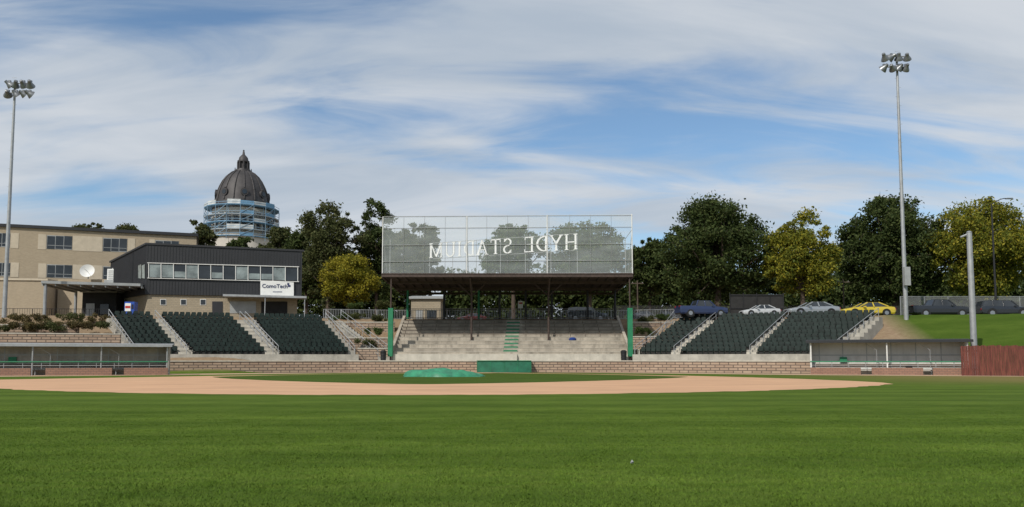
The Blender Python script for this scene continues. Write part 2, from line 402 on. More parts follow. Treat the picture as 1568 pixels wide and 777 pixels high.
b.prism([(rx0,ry0),(rx1,ry0),(rx1,ry1),(rx0,ry1)],[zr0+.10,zr0+.10,zr1+.10,zr1+.10],[zr0+.22,zr0+.22,zr1+.22,zr1+.22],woodroof)
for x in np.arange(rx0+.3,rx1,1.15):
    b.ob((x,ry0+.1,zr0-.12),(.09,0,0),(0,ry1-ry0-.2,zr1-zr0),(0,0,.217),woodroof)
b.obj('roof_deck',gs)
b=MB()
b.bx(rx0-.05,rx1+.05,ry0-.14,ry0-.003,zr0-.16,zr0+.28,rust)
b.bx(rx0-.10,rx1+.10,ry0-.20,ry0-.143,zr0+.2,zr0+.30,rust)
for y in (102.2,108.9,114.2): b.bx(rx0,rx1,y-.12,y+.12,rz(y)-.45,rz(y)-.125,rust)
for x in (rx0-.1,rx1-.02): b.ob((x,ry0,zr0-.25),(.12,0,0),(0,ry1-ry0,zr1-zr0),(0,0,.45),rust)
cx=[X(722,102.2),X(840,102.2)]
for x in cx:
    zg=z0+rise*3
    b.tube((x,102.2,zg),(x,102.2,rz(102.2)-.45),.13,.13,rust,10)
    b.ob((x-.3,101.9,zg+.003),(.6,0,0),(0,.6,0),(0,0,.08),rust)
    b.tube((x,102.2,rz(102.2)-2.0),(x,ry0+.2,zr0-.2),.09,.09,rust,6)
    b.tube((x,102.2,rz(102.2)-2.0),(x-1.7,102.2,rz(102.2)-.5),.07,.07,rust,6)
    b.tube((x,102.2,rz(102.2)-2.0),(x+1.7,102.2,rz(102.2)-.5),.07,.07,rust,6)
for u in (598,965):
    x=X(u,98.0)
    b.tube((x,98.15,1.0),(x,98.15,zr0-.1),.09,.09,rust,10)
    b.bx(x-.29,x+.29,97.85,98.45,Z(546,98),Z(472,98),greenp)
for k,u in enumerate((624,680,733,765,805,845,900,942)):
    x=X(u,109.6); b.tube((x,109.6,7),(x,109.6,rz(109.6)-.1),.16,.16,greenp if k in(0,2) else black,8)
b.obj('roof_frame',gs)
b=MB(); sy=98.6
su=[586,715,838,968]; zt=[Z(332,sy),Z(331,sy),Z(329.5,sy),Z(328,sy)]
sx=[X(u,sy,380) for u in su]
zb_=zr0+.32
for x,z in zip(sx,zt):
    b.tube((x,sy,zb_-.1),(x,sy,z),.065,.065,whitep,8)
    b.tube((x,sy,z-2.2),(x,sy+4.5,rz(sy+4.5)+.2),.04,.04,greyp,6)
for v in (331,349,375,400,419):
    b.tube((sx[0],sy,Z(v+1,sy)),(sx[-1],sy,Z(v-1,sy)),.035,.035,greyp,6)
for x in np.linspace(sx[0],sx[-1],13)[1:-1]:
    b.tube((x,sy,zb_),(x,sy,lerp(zt[0],zt[-1],(x-sx[0])/(sx[-1]-sx[0]))),.015,.015,greyp,4)
for x in (sx[0],sx[-1]):
    b.tube((x,sy,zb_+5.5),(x,sy+6,zb_+5.2),.035,.035,greyp,6); b.tube((x,sy+6,zb_+5.2),(x,sy+6,zb_-.3),.04,.04,greyp,6)
b.obj('screen_frame',gs)
netm=netmat('screen_mesh',(.60,.66,.66),.27)
b=MB(); b.poly([(sx[0],sy+.06,zb_),(sx[-1],sy+.06,zb_),(sx[-1],sy+.06,zt[-1]),(sx[0],sy+.06,zt[0])],netm); b.obj('screen_mesh',gs)
# stadium sign: individual serif letters facing the street, read from behind here
sg=empty('stadium_sign'); sg.parent=gs
signm=M('white_letter_paint',(.80,.80,.78),.6,var=.06)
A=P(658,388.5,113.5); B=P(884,386,104.5)
d=Vector((B.x-A.x,B.y-A.y,0)); L=d.length; ang=math.atan2(-d.y,-d.x)
mid=(A+B)/2; zb2=Z(387.5,108)
Mx=Matrix.Translation((mid.x,mid.y,zb2))@Matrix.Rotation(ang,4,'Z')@Matrix.Rotation(math.pi/2,4,'X')
H_=2.05; T_=.22
def stroke(b,x0,y0,x1,y1,w):
    dx,dy=x1-x0,y1-y0; l=math.hypot(dx,dy); px,py=-dy/l*w/2,dx/l*w/2
    vs=[(x0+px,y0+py,-.06),(x0-px,y0-py,-.06),(x1-px,y1-py,-.06),(x1+px,y1+py,-.06)]; vs+=[(a,c,.06) for a,c,_ in vs]
    b.mesh(vs,[(0,1,2,3),(7,6,5,4),(0,4,5,1),(1,5,6,2),(2,6,7,3),(3,7,4,0)],signm)
def stem(b,x,wd=T_,y0=0,y1=H_,s0=True,s1=True):
    stroke(b,x,y0+.002,x,y1-.002,wd)
    for y,q5 in ((y0+.045,s0),(y1-.045,s1)):
        if q5: b.ob((x-wd*1.05,y-.045,-.075),(wd*2.1,0,0),(0,.09,0),(0,0,.15),signm)
def curve(b,cx,cy,rx_,ry_,a0,a1,w0,w1,n=12):
    P0=None
    for i in range(n+1):
        t=math.radians(lerp(a0,a1,i/n)); q5=(cx+rx_*math.cos(t),cy+ry_*math.sin(t))
        if P0: stroke(b,*P0,*(q5[0]+(q5[0]-P0[0])*.12,q5[1]+(q5[1]-P0[1])*.12),lerp(w0,w1,abs(math.cos(t))))
        P0=q5
def glyph(b,ch):
    if ch=='H': stem(b,.2);stem(b,1.3);stroke(b,.2,1.02,1.3,1.02,.13); return 1.5
    if ch=='Y': stem(b,.75,y0=0,y1=1.0,s1=False);stroke(b,.75,.92,.15,2.0,.22);stroke(b,.75,.92,1.35,2.0,.14);b.ob((-.08,1.96,-.07),(.45,0,0),(0,.09,0),(0,0,.14),signm);b.ob((1.13,1.96,-.07),(.45,0,0),(0,.09,0),(0,0,.14),signm); return 1.5
    if ch=='D': stem(b,.2);curve(b,.35,1.02,.95,.97,-90,90,.12,.24);stroke(b,.1,.06,.42,.06,.12);stroke(b,.1,1.99,.42,1.99,.12); return 1.45
    if ch=='E': stem(b,.2);stroke(b,.1,.06,1.15,.06,.12);stroke(b,.1,1.99,1.1,1.99,.12);stroke(b,.2,1.04,.85,1.04,.11);stroke(b,1.12,0.02,1.12,.4,.08);stroke(b,1.07,1.66,1.07,2.04,.08); return 1.25
    if ch=='S': curve(b,.55,1.52,.42,.46,20,270,.13,.2);curve(b,.55,.55,.46,.50,90,-160,.13,.22);stroke(b,.96,1.6,.96,2.0,.07);stroke(b,.1,.05,.1,.5,.07); return 1.1
    if ch=='T': stem(b,.7,s1=False);stroke(b,.05,1.98,1.35,1.98,.12);stroke(b,.09,1.6,.09,2.0,.08);stroke(b,1.31,1.6,1.31,2.0,.08); return 1.4
    if ch=='A': stroke(b,.15,.04,.75,2.02,.13);stroke(b,.75,2.02,1.35,.04,.24);stroke(b,.38,.7,1.12,.7,.10);b.ob((-.08,0,-.07),(.45,0,0),(0,.09,0),(0,0,.14),signm);b.ob((1.12,0,-.07),(.48,0,0),(0,.09,0),(0,0,.14),signm); return 1.5
    if ch=='I': stem(b,.25); return .5
    if ch=='U': stem(b,.22,y0=.55,s0=False);stem(b,1.22,.13,y0=.55,s0=False);curve(b,.72,.58,.5,.52,180,360,.12,.2); return 1.45
    if ch=='M': stem(b,.2,.13);stem(b,1.65);stroke(b,.2,2.0,.92,.1,.22);stroke(b,.92,.1,1.65,2.0,.11); return 1.85
    return .9
adv=[]
for ch in 'HYDE STADIUM':
    t=MB(); adv.append(glyph(t,ch)+.33)
tot=sum(adv)-.33; b=MB(); x=0; sxl=L/tot
for ch,a5 in zip('HYDE STADIUM',adv):
    b.M=Mx@Matrix.Diagonal((sxl,1,1,1))@Matrix.Translation((x-tot/2,0,0)); glyph(b,ch); x+=a5
b.M=Matrix.Identity(4); b.obj('letters',sg)
b=MB()
for h in (-.12,2.12):
    b.tube((A.x,A.y+.15,zb2+h),(B.x,B.y+.15,zb2+h),.035,.035,greyp,6)
for t in np.linspace(0,1,7):
    q=A.lerp(B,t); b.tube((q.x,q.y+.15,rz(min(q.y,114))+.2),(q.x,q.y+.15,zb2+2.1),.04,.04,greyp,6)
b.obj('sign_supports',sg)
# ---------- small field objects ----------
def drape(name,cx,cy,wx,wy,h,seed,mat,nx=90,ny=44):
    r=np.random.default_rng(seed); ph=r.uniform(0,6.28,14); k=r.uniform(.6,3.2,(14,2))
    vs=[];fs=[]
    for j in range(ny+1):
        for i in range(nx+1):
            a=i/nx*2-1; c=j/ny*2-1
            rip=sum(math.sin(a*k[q][0]*4+c*k[q][1]*3+ph[q]) for q in range(14))/6
            ridge=abs(math.sin(a*7+c*4+ph[1]+rip))**.5
            ed=max(0,1-(abs(a)**2.2+abs(c)**2.2)); z=h*(ed**.4)*(.30+.42*ridge+.30*min(1,abs(rip)))*(1.1-.3*a)
            x=a*wx/2*(1+.06*math.sin(c*3+ph[0])); y=c*wy/2*(1+.1*math.sin(a*5+ph[1]))
            vs.append((cx+x,cy+y,max(.016,z)))
    for j in range(ny):
        for i in range(nx): q=j*(nx+1)+i; fs.append((q,q+1,q+nx+2,q+nx+1))
    b=MB(); b.mesh(vs,fs,mat); return b.obj(name,smooth=True)
drape('mound_tarp',X(680,74),74,7.2,5.6,.75,3,tarpm)
tb=empty('padded_backstop_box'); b=MB(); xa,xb=X(731,94.8),X(813,94.8)
b.bx(xa,xb,94.6,95.6,.02,1.35,tarpd); b.obj('vinyl_cover',tb,bevel=.05)
b=MB()
for x in np.linspace(xa,xb,5): b.bx(x-.03,x+.03,94.55,94.597,.02,1.33,greenp)
b.bx(xa-.04,xb+.04,94.5,95.65,1.355,1.43,greenp); b.obj('battens',tb)
def trashcan(u,D,z,h=1.15,r=.36):
    p=P(u,545,D); b=MB()
    b.lathe((p.x,D,z),[(0.01,0),(r*.88,0),(r,h*.9),(r*1.08,h*.9),(r*1.08,h*.95),(r*.9,h),(r*.55,h*1.1),(r*.5,h*1.02),(.01,h*1.0)],black,20)
    for k in (.25,.6): b.lathe((p.x,D,z),[(r*.96,h*k),(r*1.03,h*k+.02),(r*.98,h*k+.05)],black,20)
    b.obj('trash_can',smooth=True)
trashcan(587,97.4,1.41); trashcan(955,97.4,1.41)
p=P(875,519,104)
b=MB()
bluem=M('blue_vinyl',(.02,.05,.22),.5)
b.lathe((p.x,101.9,z0+rise*3+.05),[(.01,.0),(.45,.02),(.5,.2),(.3,.36),(.01,.42)],bluem,10); b.obj('equipment_bag',smooth=True)
q=P(968,710,12.3); b=MB()
pts=[(0,0,.0),(.03,.01,.02),(.01,.03,.045),(-.02,.015,.03),(-.03,-.015,.01),(.014,-.02,.03),(.0,.012,.06)]
b.mesh([(q.x+a,12.3+bb,c+.02) for a,bb,c in pts],[(0,1,2),(0,2,3),(0,3,4),(5,1,6),(5,6,3),(1,5,0),(2,6,1),(4,5,0)],greyp); b.obj('paper_scrap')
# ---------- dugouts ----------
dug_lt=M('dugout_light_wall',(.55,.54,.51),.9,var=.12,scale=.6,stain=.25)
def dugout(A,B,zr,depth,wallm,roofm,lit):
    A=Vector(A);B=Vector(B);L=(B-A).length; ang=math.atan2((B-A).y,(B-A).x)
    Mx=Matrix.Translation((A.x,A.y,0))@Matrix.Rotation(ang,4,'Z')
    e=empty('dugout')
    b=MB(); b.M=Mx
    b.bx(0,L,depth,depth+.25,0,zr-.1,wallm); b.bx(0,.2,.6,depth-.003,0,zr-.1,wallm); b.bx(L-.2,L,.6,depth-.003,0,zr-.1,wallm)
    b.obj('walls',e)
    b=MB(); b.M=Mx; b.prism([(-.35,-.3),(L+.35,-.3),(L+.35,depth+.5),(-.35,depth+.5)],[zr-.04]*2+[zr+.12]*2,[zr+.06]*2+[zr+.24]*2,roofm)
    b.bx(-.38,L+.38,-.36,-.303,zr-.14,zr+.12,roofm); b.obj('roof',e)
    b=MB(); b.M=Mx
    for t in np.linspace(0,1,3 if lit else 4): b.tube((.1+t*(L-.2),0,0),(.1+t*(L-.2),0,zr-.06),.07,.07,whitep if lit else galv,8)
    b.tube((0,-.05,1.32),(L,-.05,1.32),.06,.06,greenp,8); b.tube((0,0,.95),(L,0,.95),.035,.035,galv,6)
    for x in np.arange(.5,L,1.6): b.tube((x,0,.65),(x,0,1.32),.03,.03,galv,6)
    for k in range(1,3):
        x=L*k/3+.6; b.tube((x,.3,zr-.3),(x+.9,.3,zr-.9),.03,.03,galv,6); b.tube((x+.9,.3,zr-.9),(x+.9,.3,.7),.03,.03,galv,6)
    b.obj('posts_and_rails',e)
    b=MB(); b.M=Mx; b.bx(0,L*.33,-.1,.15,0,.72,redblock); b.bx(L*.4,L*.72,-.1,.15,0,.72,redblock); b.bx(L*.78,L,-.1,.15,0,.72,redblock); b.obj('front_wall',e)
    b=MB(); b.M=Mx; b.bx(.4,L-.4,depth-.6,depth-.15,.45,.52,woodbench); b.bx(.4,L-.4,depth-.12,depth-.06,.85,1.1,woodbench)
    for x in np.arange(.6,L,1.8): b.bx(x,x+.1,depth-.55,depth-.2,0,.448,galv)
    b.bx(L*.62,L*.62+.6,depth-1.0,depth-.65,0.02,.9,black); b.bx(L*.2,L*.2+.7,depth-.3,depth-.13,1.3,1.8,greenp)
    for x in np.arange(.9,L,2.3): b.bx(x,x+.08,depth-.04,depth-.003,0,zr-.12,greyp)
    b.bx(.3,L-.3,depth-.06,depth-.043,1.95,2.05,greyp)
    b.obj('bench',e)
dugout(pxy(-60,76),pxy(259,81.5),2.95,1.9,conc,galv,False)
dugout(pxy(1239,84),pxy(1482,79),3.4,1.7,dug_lt,char,True)
A=Vector(pxy(1470,77.5));B=Vector((75,66)); L=(B-A).length; d=(B-A)/L; e=empty('wooden_fence'); b=MB(); x=0
while x<L:
    p=A+d*x; h=2.85+random.uniform(-.05,.05); w=.19
    b.ob((p.x,p.y,0.02),(d.x*w*.92,d.y*w*.92,0),(-d.y*.04*1,d.x*.04,0),(0,0,h),redwood); x+=w
b.obj('boards',e)
b=MB()
for h in (.5,2.3): b.ob((A.x-d.y*.05,A.y+d.x*.05,h),(d.x*L,d.y*L,0),(-d.y*.08,d.x*.08,0),(0,0,.12),redwood)
for x in np.arange(0,L,2.4): p=A+d*x; b.ob((p.x-d.y*.14,p.y+d.x*.14,0),(d.x*.12,d.y*.12,0),(-d.y*.12,d.x*.12,0),(0,0,2.8),redwood)
b.obj('rails',e)
# ---------- terraced walls & fences round the stands ----------
def lowwall(pts,z0,z1,mat=block,th=.45):
    b=MB()
    for i in range(len(pts)-1):
        a=Vector(pts[i]);c=Vector(pts[i+1]); d=(c-a).normalized(); nrm=Vector((-d.y,d.x))*th
        if nrm.y<0:nrm=-nrm
        q=[a,c,c+nrm,a+nrm]; b.prism([tuple(k) for k in q],z0,z1-.12,mat)
        q=[a-nrm*.12,c-nrm*.12,c+nrm*1.1,a+nrm*1.1]; b.prism([tuple(k) for k in q],z1-.117,z1,conc_lt)
    b.obj('terrace_wall')
lowwall([pxy(-80,86),pxy(185,90.5)],1.2,Z(510,88))
lowwall([pxy(-80,90),pxy(120,93)],3.5,Z(497,92))
lowwall([pxy(548,99.2),pxy(600,99.4)],1.0,Z(533,99))
lowwall([pxy(530,101.5),pxy(602,102)],2.2,Z(517,102))
lowwall([pxy(505,105.8),pxy(604,106)],4.5,Z(493,106))
lowwall([pxy(962,99.2),pxy(1000,99)],1.0,Z(535,99))
lowwall([pxy(962,102.5),pxy(1015,102)],2.2,Z(515,102))
lowwall([pxy(962,106),pxy(1035,106)],4.5,Z(493,106))
for (ua,da,ub,db) in ((592,98.9,510,106.5),(1000,98.9,1045,106.5)):
    A=P(ua,500,da);B=P(ub,500,db); e=empty('concrete_stairs'); b=MB(); k=18
    for i in range(k):
        t=i/k; p=A.lerp(B,t); b.ob((p.x-.9,p.y,0.5),(1.8,0,0),(0,(db-da)/k+ .25,0),(0,0,lerp(1.6,6.9,t)-.5),conc)
    b.obj('steps',e); b=MB()
    for dx in (-1,1): railing(b,(A.x+dx,A.y,1.6),(B.x+dx,B.y,7.0),1.1,7,.035,galv)
    b.obj('handrails',e)
def fence(name,pts,z,h,sp,mat,r=.03,pick=0,mesh=None):
    b=MB()
    for i in range(len(pts)-1):
        a=Vector((*pts[i],z));c=Vector((*pts[i+1],z)); L=(c-a).length; k=max(1,int(L/sp))
        for q in range(k+1): p=a.lerp(c,q/k); b.tube(p,p+Vector((0,0,h)),r,r,mat,6)
        for hh in (h,.12): b.tube(a+Vector((0,0,hh)),c+Vector((0,0,hh)),r*.8,r*.8,mat,6)
        if pick:
            kk=int(L/pick)
            for q in range(kk): p=a.lerp(c,q/kk); b.tube(p+Vector((0,0,.12)),p+Vector((0,0,h)),r*.4,r*.4,mat,4,False)
        if mesh: b.poly([a+Vector((0,.01,.1)),c+Vector((0,.01,.1)),c+Vector((0,.01,h)),a+Vector((0,.01,h))],mesh)
    return b.obj(name)
linkm=netmat('chain_link',(.38,.39,.40),.26)
linkd=netmat('dark_chain_link',(.06,.06,.06),.3)
fence('metal_fence',[pxy(495,107.5),pxy(604,109.8),pxy(962,109.8),pxy(1050,107)],7.0,1.25,2.2,galv,.04,.22)
fence('metal_fence',[pxy(-40,103),pxy(165,105)],7.0,1.1,2.2,black,.035,.3)
fence('chain_link_fence',[pxy(1380,112),pxy(1600,112)],7.0,3.3,3,galv,.05,0,linkm)
fence('chain_link_fence',[pxy(940,121),pxy(1380,121)],7.0,2.6,3,black,.04,0,linkd)
fence('chain_link_fence',[pxy(620,122),pxy(940,122)],7.0,2.2,3,black,.05,.4,None)
b=MB(); A=P(1118,478,112);B=P(1200,478,112); b.bx(A.x,B.x,112,112.1,7.0,Z(451,112),dark)
for x in np.linspace(A.x,B.x,5): b.tube((x,111.95,7),(x,111.95,Z(449,112)),.06,.06,black,6)
for zz in (7.3,8.6,Z(453,112)): b.bx(A.x,B.x,111.9,111.997,zz,zz+.07,black)
b.obj('windscreen_fence')
# ---------- press box ----------
pb=empty('press_box_building')
Np=P(225,372,108);Rp=P(463,383,112.5);Lp=P(170,400,119)
N2,R2,L2=[(p.x,p.y) for p in(Np,Rp,Lp)]; Q2=(R2[0]+L2[0]-N2[0],R2[1]+L2[1]-N2[1])
zbx=Z(451,108); zq=Rp.z+Lp.z-Np.z
inset=lambda p,q,t:(lerp(p[0],q[0],t),lerp(p[1],q[1],t))
cen=((N2[0]+Q2[0])/2,(N2[1]+Q2[1])/2)
low=[inset(p,cen,.04) for p in (N2,R2,Q2,L2)]
b=MB(); b.prism(low,6.9,zbx-.003,cmu); b.obj('lower_walls',pb)
b=MB(); b.prism([N2,R2,Q2,L2],zbx,[Np.z-.25,Rp.z-.25,zq-.25,Lp.z-.25],char)
dv=Vector((R2[0]-N2[0],R2[1]-N2[1])); Lf=dv.length; dn=dv/Lf; fn=Vector((dn.y,-dn.x))
for x in np.arange(.1,Lf,.4):
    p=Vector(N2)+dn*x; zt_=lerp(Np.z,Rp.z,x/Lf)-.27
    b.ob((p.x,p.y,zbx+.02),(dn.x*.07,dn.y*.07,0),(fn.x*.04,fn.y*.04,0),(0,0,zt_-zbx-.02),char)
dl=Vector((L2[0]-N2[0],L2[1]-N2[1])); Ll=dl.length; dln=dl/Ll; fl=Vector((dln.y,-dln.x)); fl=fl if fl.x<0 else -fl
for x in np.arange(.2,Ll,.4):
    p=Vector(N2)+dln*x; zt_=lerp(Np.z,Lp.z,x/Ll)-.27
    b.ob((p.x,p.y,zbx+.02),(dln.x*.07,dln.y*.07,0),(fl.x*.04,fl.y*.04,0),(0,0,zt_-zbx-.02),char)
b.obj('upper_walls',pb)
def outp(p,k):
    v=Vector(p)-Vector(cen); return tuple(Vector(cen)+v*k)
b=MB(); rp=[outp(p,1.02) for p in (N2,R2,Q2,L2)]
zz=[Np.z,Rp.z,zq,Lp.z]; b.prism(rp,[a-.247 for a in zz],zz,char); b.obj('roof',pb)
b=MB()
def front(u,v,o=0): 
    p=ON(u,v,N2,R2); return Vector((p.x+fn.x*o,p.y+fn.y*o,p.z))
wt=lambda u:lerp(404,410,(u-228)/227); wb=lambda u:lerp(425.5,431,(u-228)/227)
us=np.linspace(228,456,13)
def fbox(u0,v0,u1,v1,o0,o1,mat,v0b=None,v1b=None):
    v0b=v0 if v0b is None else v0b; v1b=v1 if v1b is None else v1b
    pts=[front(u0,v1,0),front(u1,v1b,0),front(u1,v0b,0),front(u0,v0,0)]
    F3=Vector((fn.x,fn.y,0)); vs=[p+F3*o1 for p in pts]+[p+F3*o0 for p in pts]
    b.mesh(vs,[(0,1,2,3),(7,6,5,4),(0,4,5,1),(1,5,6,2),(2,6,7,3),(3,7,4,0)],mat)
for i in range(12):
    u0,u1=us[i],us[i+1]
    fbox(u0+.6,wt(u0)+1,u1-.6,wb(u0)-1,.05,.10,(glass_lt if i in(0,1,3,7,10) else glass),wt(u1)+1,wb(u1)-1)
    if i in (2,5,8,9): fbox(u0+1.2,wt(u0)+11,u1-1.2,wb(u0)-1.5,.102,.12,glass_lt,wt(u1)+11,wb(u1)-1.5)
for i in range(13): fbox(us[i]-.5,wt(us[i])-.4,us[i]+.5,wb(us[i])+.4,.04,.2,whitep)
fbox(226,wt(226)-1.4,458,wt(226)-.4,.04,.24,whitep,wt(458)-1.4,wt(458)-.4)
fbox(226,wb(226)+.4,458,wb(226)+1.2,.04,.24,whitep,wb(458)+.4,wb(458)+1.2)
for (u0,u1) in ((212.5,217),(218,222.5)):
    pp=[ON(u0,426,N2,L2),ON(u1,427,N2,L2),ON(u1,405,N2,L2),ON(u0,407,N2,L2)]; b.poly([p+Vector((fl.x*.08,fl.y*.08,0)) for p in pp],glass_lt)
b.obj('windows',pb)
b=MB()
lw=lambda u,v,o: (lambda p: Vector((p.x+fn.x*o,p.y+fn.y*o,p.z)))(ON(u,v,low[0],low[1]))
def lbox(u0,v0,u1,v1,o0,o1,mat):
    pts=[lw(u0,v1,0),lw(u1,v1,0),lw(u1,v0,0),lw(u0,v0,0)]; F3=Vector((fn.x,fn.y,0))
    vs=[p+F3*o1 for p in pts]+[p+F3*o0 for p in pts]
    b.mesh(vs,[(0,1,2,3),(7,6,5,4),(0,4,5,1),(1,5,6,2),(2,6,7,3),(3,7,4,0)],mat)
for u in (250,281,311):
    lbox(u-4.6,458.4,u+4.6,467.6,.0,.05,whitep); lbox(u-3.8,459.2,u+3.8,466.8,.052,.07,glass)
lbox(352,462,392,480,.0,.05,greyp); lbox(400,462,440,484,.0,.05,dark); lbox(325,462,341,485,0,.06,char)
b.obj('lower_windows',pb)
b=MB(); 
pts=[front(345,456,0),front(470,459,0)]
b.ob(pts[0]+Vector((0,0,0)),pts[1]-pts[0],Vector((fn.x,fn.y,0))*2.6,(0,0,.28),galv)
for t in (.98,.5): q=pts[0].lerp(pts[1],t)+Vector((fn.x,fn.y,0))*2.4; b.tube((q.x,q.y,6.9),(q.x,q.y,q.z),.07,.07,galv,8)
b.obj('awning',pb)
sb=empty('sponsor_sign'); b=MB(); fbox(399,430,450,453,.21,.30,whitep,433,453.5); b.obj('board',sb)
ctr=front(424,441.5,.34); txt=M('dark_blue_paint',(.02,.03,.10),.6)
Mx=Matrix.Translation(ctr)@Matrix.Rotation(math.atan2(dn.y,dn.x),4,'Z')@Matrix.Rotation(math.pi/2,4,'X')
textmesh('lettering','ComoTech',.75,txt,Mx@Matrix.Translation((-.25,0,0)),sb,.01,offset=.008)
b=MB(); fbox(440,434,443,437,.31,.33,txt); fbox(441,437,445,440,.31,.33,txt); fbox(418,447,432,448,.31,.33,txt); b.obj('logo',sb)
# ---------- canopy ----------
cn=empty('entrance_canopy'); b=MB()
A=P(63,430,103);B=P(215,433,107); zc=A.z
b.prism([(A.x,A.y),(B.x,B.y),(B.x-2,B.y+12),(A.x-2,A.y+12)],zc-.35,zc,greyp); 
for k in range(9):
    q=A.lerp(B,k/8); b.ob((q.x,q.y+.2,zc-.62),(.15,0,0),(-2,11.5,0),(0,0,.267),greyp)
b.obj('roof',cn); b=MB()
for t in (.02,.35,.66,.97):
    q=A.lerp(B,t)
    if t<.1: b.tube((q.x+.1,q.y+.4,6.9),(q.x+.1,q.y+.4,zc-.35),.2,.2,galv,8)
    b.tube((q.x-1.7,q.y+11,6.9),(q.x-1.7,q.y+11,zc-.35),.2,.2,galv,8)
b.obj('posts',cn)
b=MB(); p=P(150,460,113); b.bx(p.x-2.2,p.x+2.6,113,117,6.9,zc-.7,dark); b.bx(p.x-1.6,p.x-.4,112.9,112.997,7,9.4,greyp); b.bx(p.x+.4,p.x+1.6,112.9,112.997,7.9,9.3,glass)
b.prism([(p.x-2.4,112.6),(p.x+2.8,112.6),(p.x+2.8,117.2),(p.x-2.4,117.2)],zc-.697,zc-.6,greyp); b.obj('ticket_booth')
vb=M('blue_panel',(.02,.07,.35),.35); vr=M('red_panel',(.45,.03,.03),.4); b=MB(); p=P(198,470,106)
b.bx(p.x-.65,p.x+.65,106,107,7.0,9.15,vb); b.bx(p.x-.55,p.x+.2,105.96,105.997,7.9,8.95,whitep); b.bx(p.x-.5,p.x+.15,105.93,105.957,8.3,8.6,vr); b.bx(p.x+.3,p.x+.55,105.96,105.997,8.2,8.8,black); b.bx(p.x-.5,p.x+.2,105.96,105.997,7.2,7.5,black)
b.obj('vending_machine')
# ---------- school ----------
sc=empty('school_building')
S0=P(0,343,130);S1=P(301,358,140.5)
A2=(S0.x-(S1.x-S0.x)*.6,S0.y-(S1.y-S0.y)*.6);B2=(S1.x,S1.y); ztop=(S0.z+S1.z)/2
dS=(Vector(B2)-Vector(A2)).normalized(); nS=Vector((dS.y,-dS.x)); 
bk=(A2[0]-nS.x*22,A2[1]-nS.y*22); bk2=(B2[0]-nS.x*22,B2[1]-nS.y*22)
b=MB(); b.prism([A2,B2,bk2,bk],6.5,ztop-.5,tanbrick); b.obj('walls',sc)
b=MB(); o=lambda p,k:(p[0]+nS.x*k,p[1]+nS.y*k)
b.prism([o(A2,.25),(B2[0]+nS.x*.25+.3,B2[1]+nS.y*.25),o(bk2,-.2),o(bk,-.2)],ztop-.497,ztop,char); b.obj('roof',sc)
b=MB()
def sbox(u0,v0,u1,v1,o0,o1,mat):
    q=[ON(u0,v0,A2,B2),ON(u1,v0,A2,B2)]; zt_=ON((u0+u1)/2,v0,A2,B2).z; zb3=ON((u0+u1)/2,v1,A2,B2).z
    a=Vector((q[0].x+nS.x*o0,q[0].y+nS.y*o0,zb3)); b.ob(a,(q[1].x-q[0].x,q[1].y-q[0].y,0),(nS.x*(o1-o0),nS.y*(o1-o0),0),(0,0,zt_-zb3),mat)
hv=lambda u,v:550-(550-v)*(1-.0723*(u/301))
for vt,vb_ in ((357,378.5),(402.5,423),(449,469)):
    for u0,u1 in ((-105,-66),(-22,16),(72,111),(158,195),(238,274)):
        um=(u0+u1)/2
        t,bt=hv(um,vt)*1.0,hv(um,vb_)
        sbox(u0,t,u1,bt,-.02,.03,greyp); wdt=(u1-u0)/3
        for k in range(3):
            sbox(u0+k*wdt+.6,t+.7,u0+(k+1)*wdt-.4,bt-.8,.032,.05,glass)
        sbox(u0+1,bt-6,u1-1,bt-5.4,.052,.07,greyp)
    for u0,u1 in ((-66,-22),(16,30),(58,72),(111,158),(195,208),(228,238)):
        um=(u0+u1)/2; sbox(u0+.8,hv(um,vt)-1,u1-.8,hv(um,vb_)+1,-.02,.04,cream)
b.obj('windows',sc)
an=MB(); a0=P(-120,425,119);a1=P(72,427,121); zt2=a0.z
an.prism([(a0.x,a0.y),(a1.x,a1.y),(a1.x-1,a1.y+8),(a0.x-1,a0.y+8)],6.5,zt2-.3,tanbrick); an.obj('annex_walls',sc)
an=MB(); an.prism([(a0.x,a0.y-.15),(a1.x+.2,a1.y-.15),(a1.x-1,a1.y+8),(a0.x-1,a0.y+8)],zt2-.297,zt2,cream); an.obj('annex_roof',sc)
an=MB(); an.bx(a1.x,P(215,440,124).x,124,130,6.5,Z(428,124),tanbrick); an.obj('link_walls',sc)
d=P(134,416,123); b=MB(); Mr=Matrix.Rotation(math.radians(72),4,'X')@Matrix.Rotation(math.radians(15),4,'Y')
b.lathe((d.x,123,d.z),[(r,r*r*.28) for r in (.01,.3,.6,.85,1.05)],whitep,24,Mr); b.tube((d.x,123.3,Z(428,124)),(d.x,123.2,d.z),.08,.08,greyp,8)
b.tube((d.x,123,d.z),(d.x+.1,121.8,d.z+.3),.03,.03,greyp,6); b.obj('satellite_dish',smooth=True)
b=MB(); p=P(177,420,118.5)
b.bx(p.x-1,p.x+1,118,119.4,Z(429,118),Z(412,118),whitep)
for k in range(5): b.bx(p.x-.8,p.x+.8,117.95,117.997,Z(427.5-k*3,118),Z(426.5-k*3,118),greyp)
b.lathe((p.x,118.7,Z(412,118)),[(.6,0.0),(.6,.15),(.5,.2),(.05,.22)],greyp,16)
b.bx(p.x-1.3,p.x+1.3,117.8,119.6,zc-.3,Z(429,118)-.003,greyp)
b.obj('rooftop_air_conditioner')
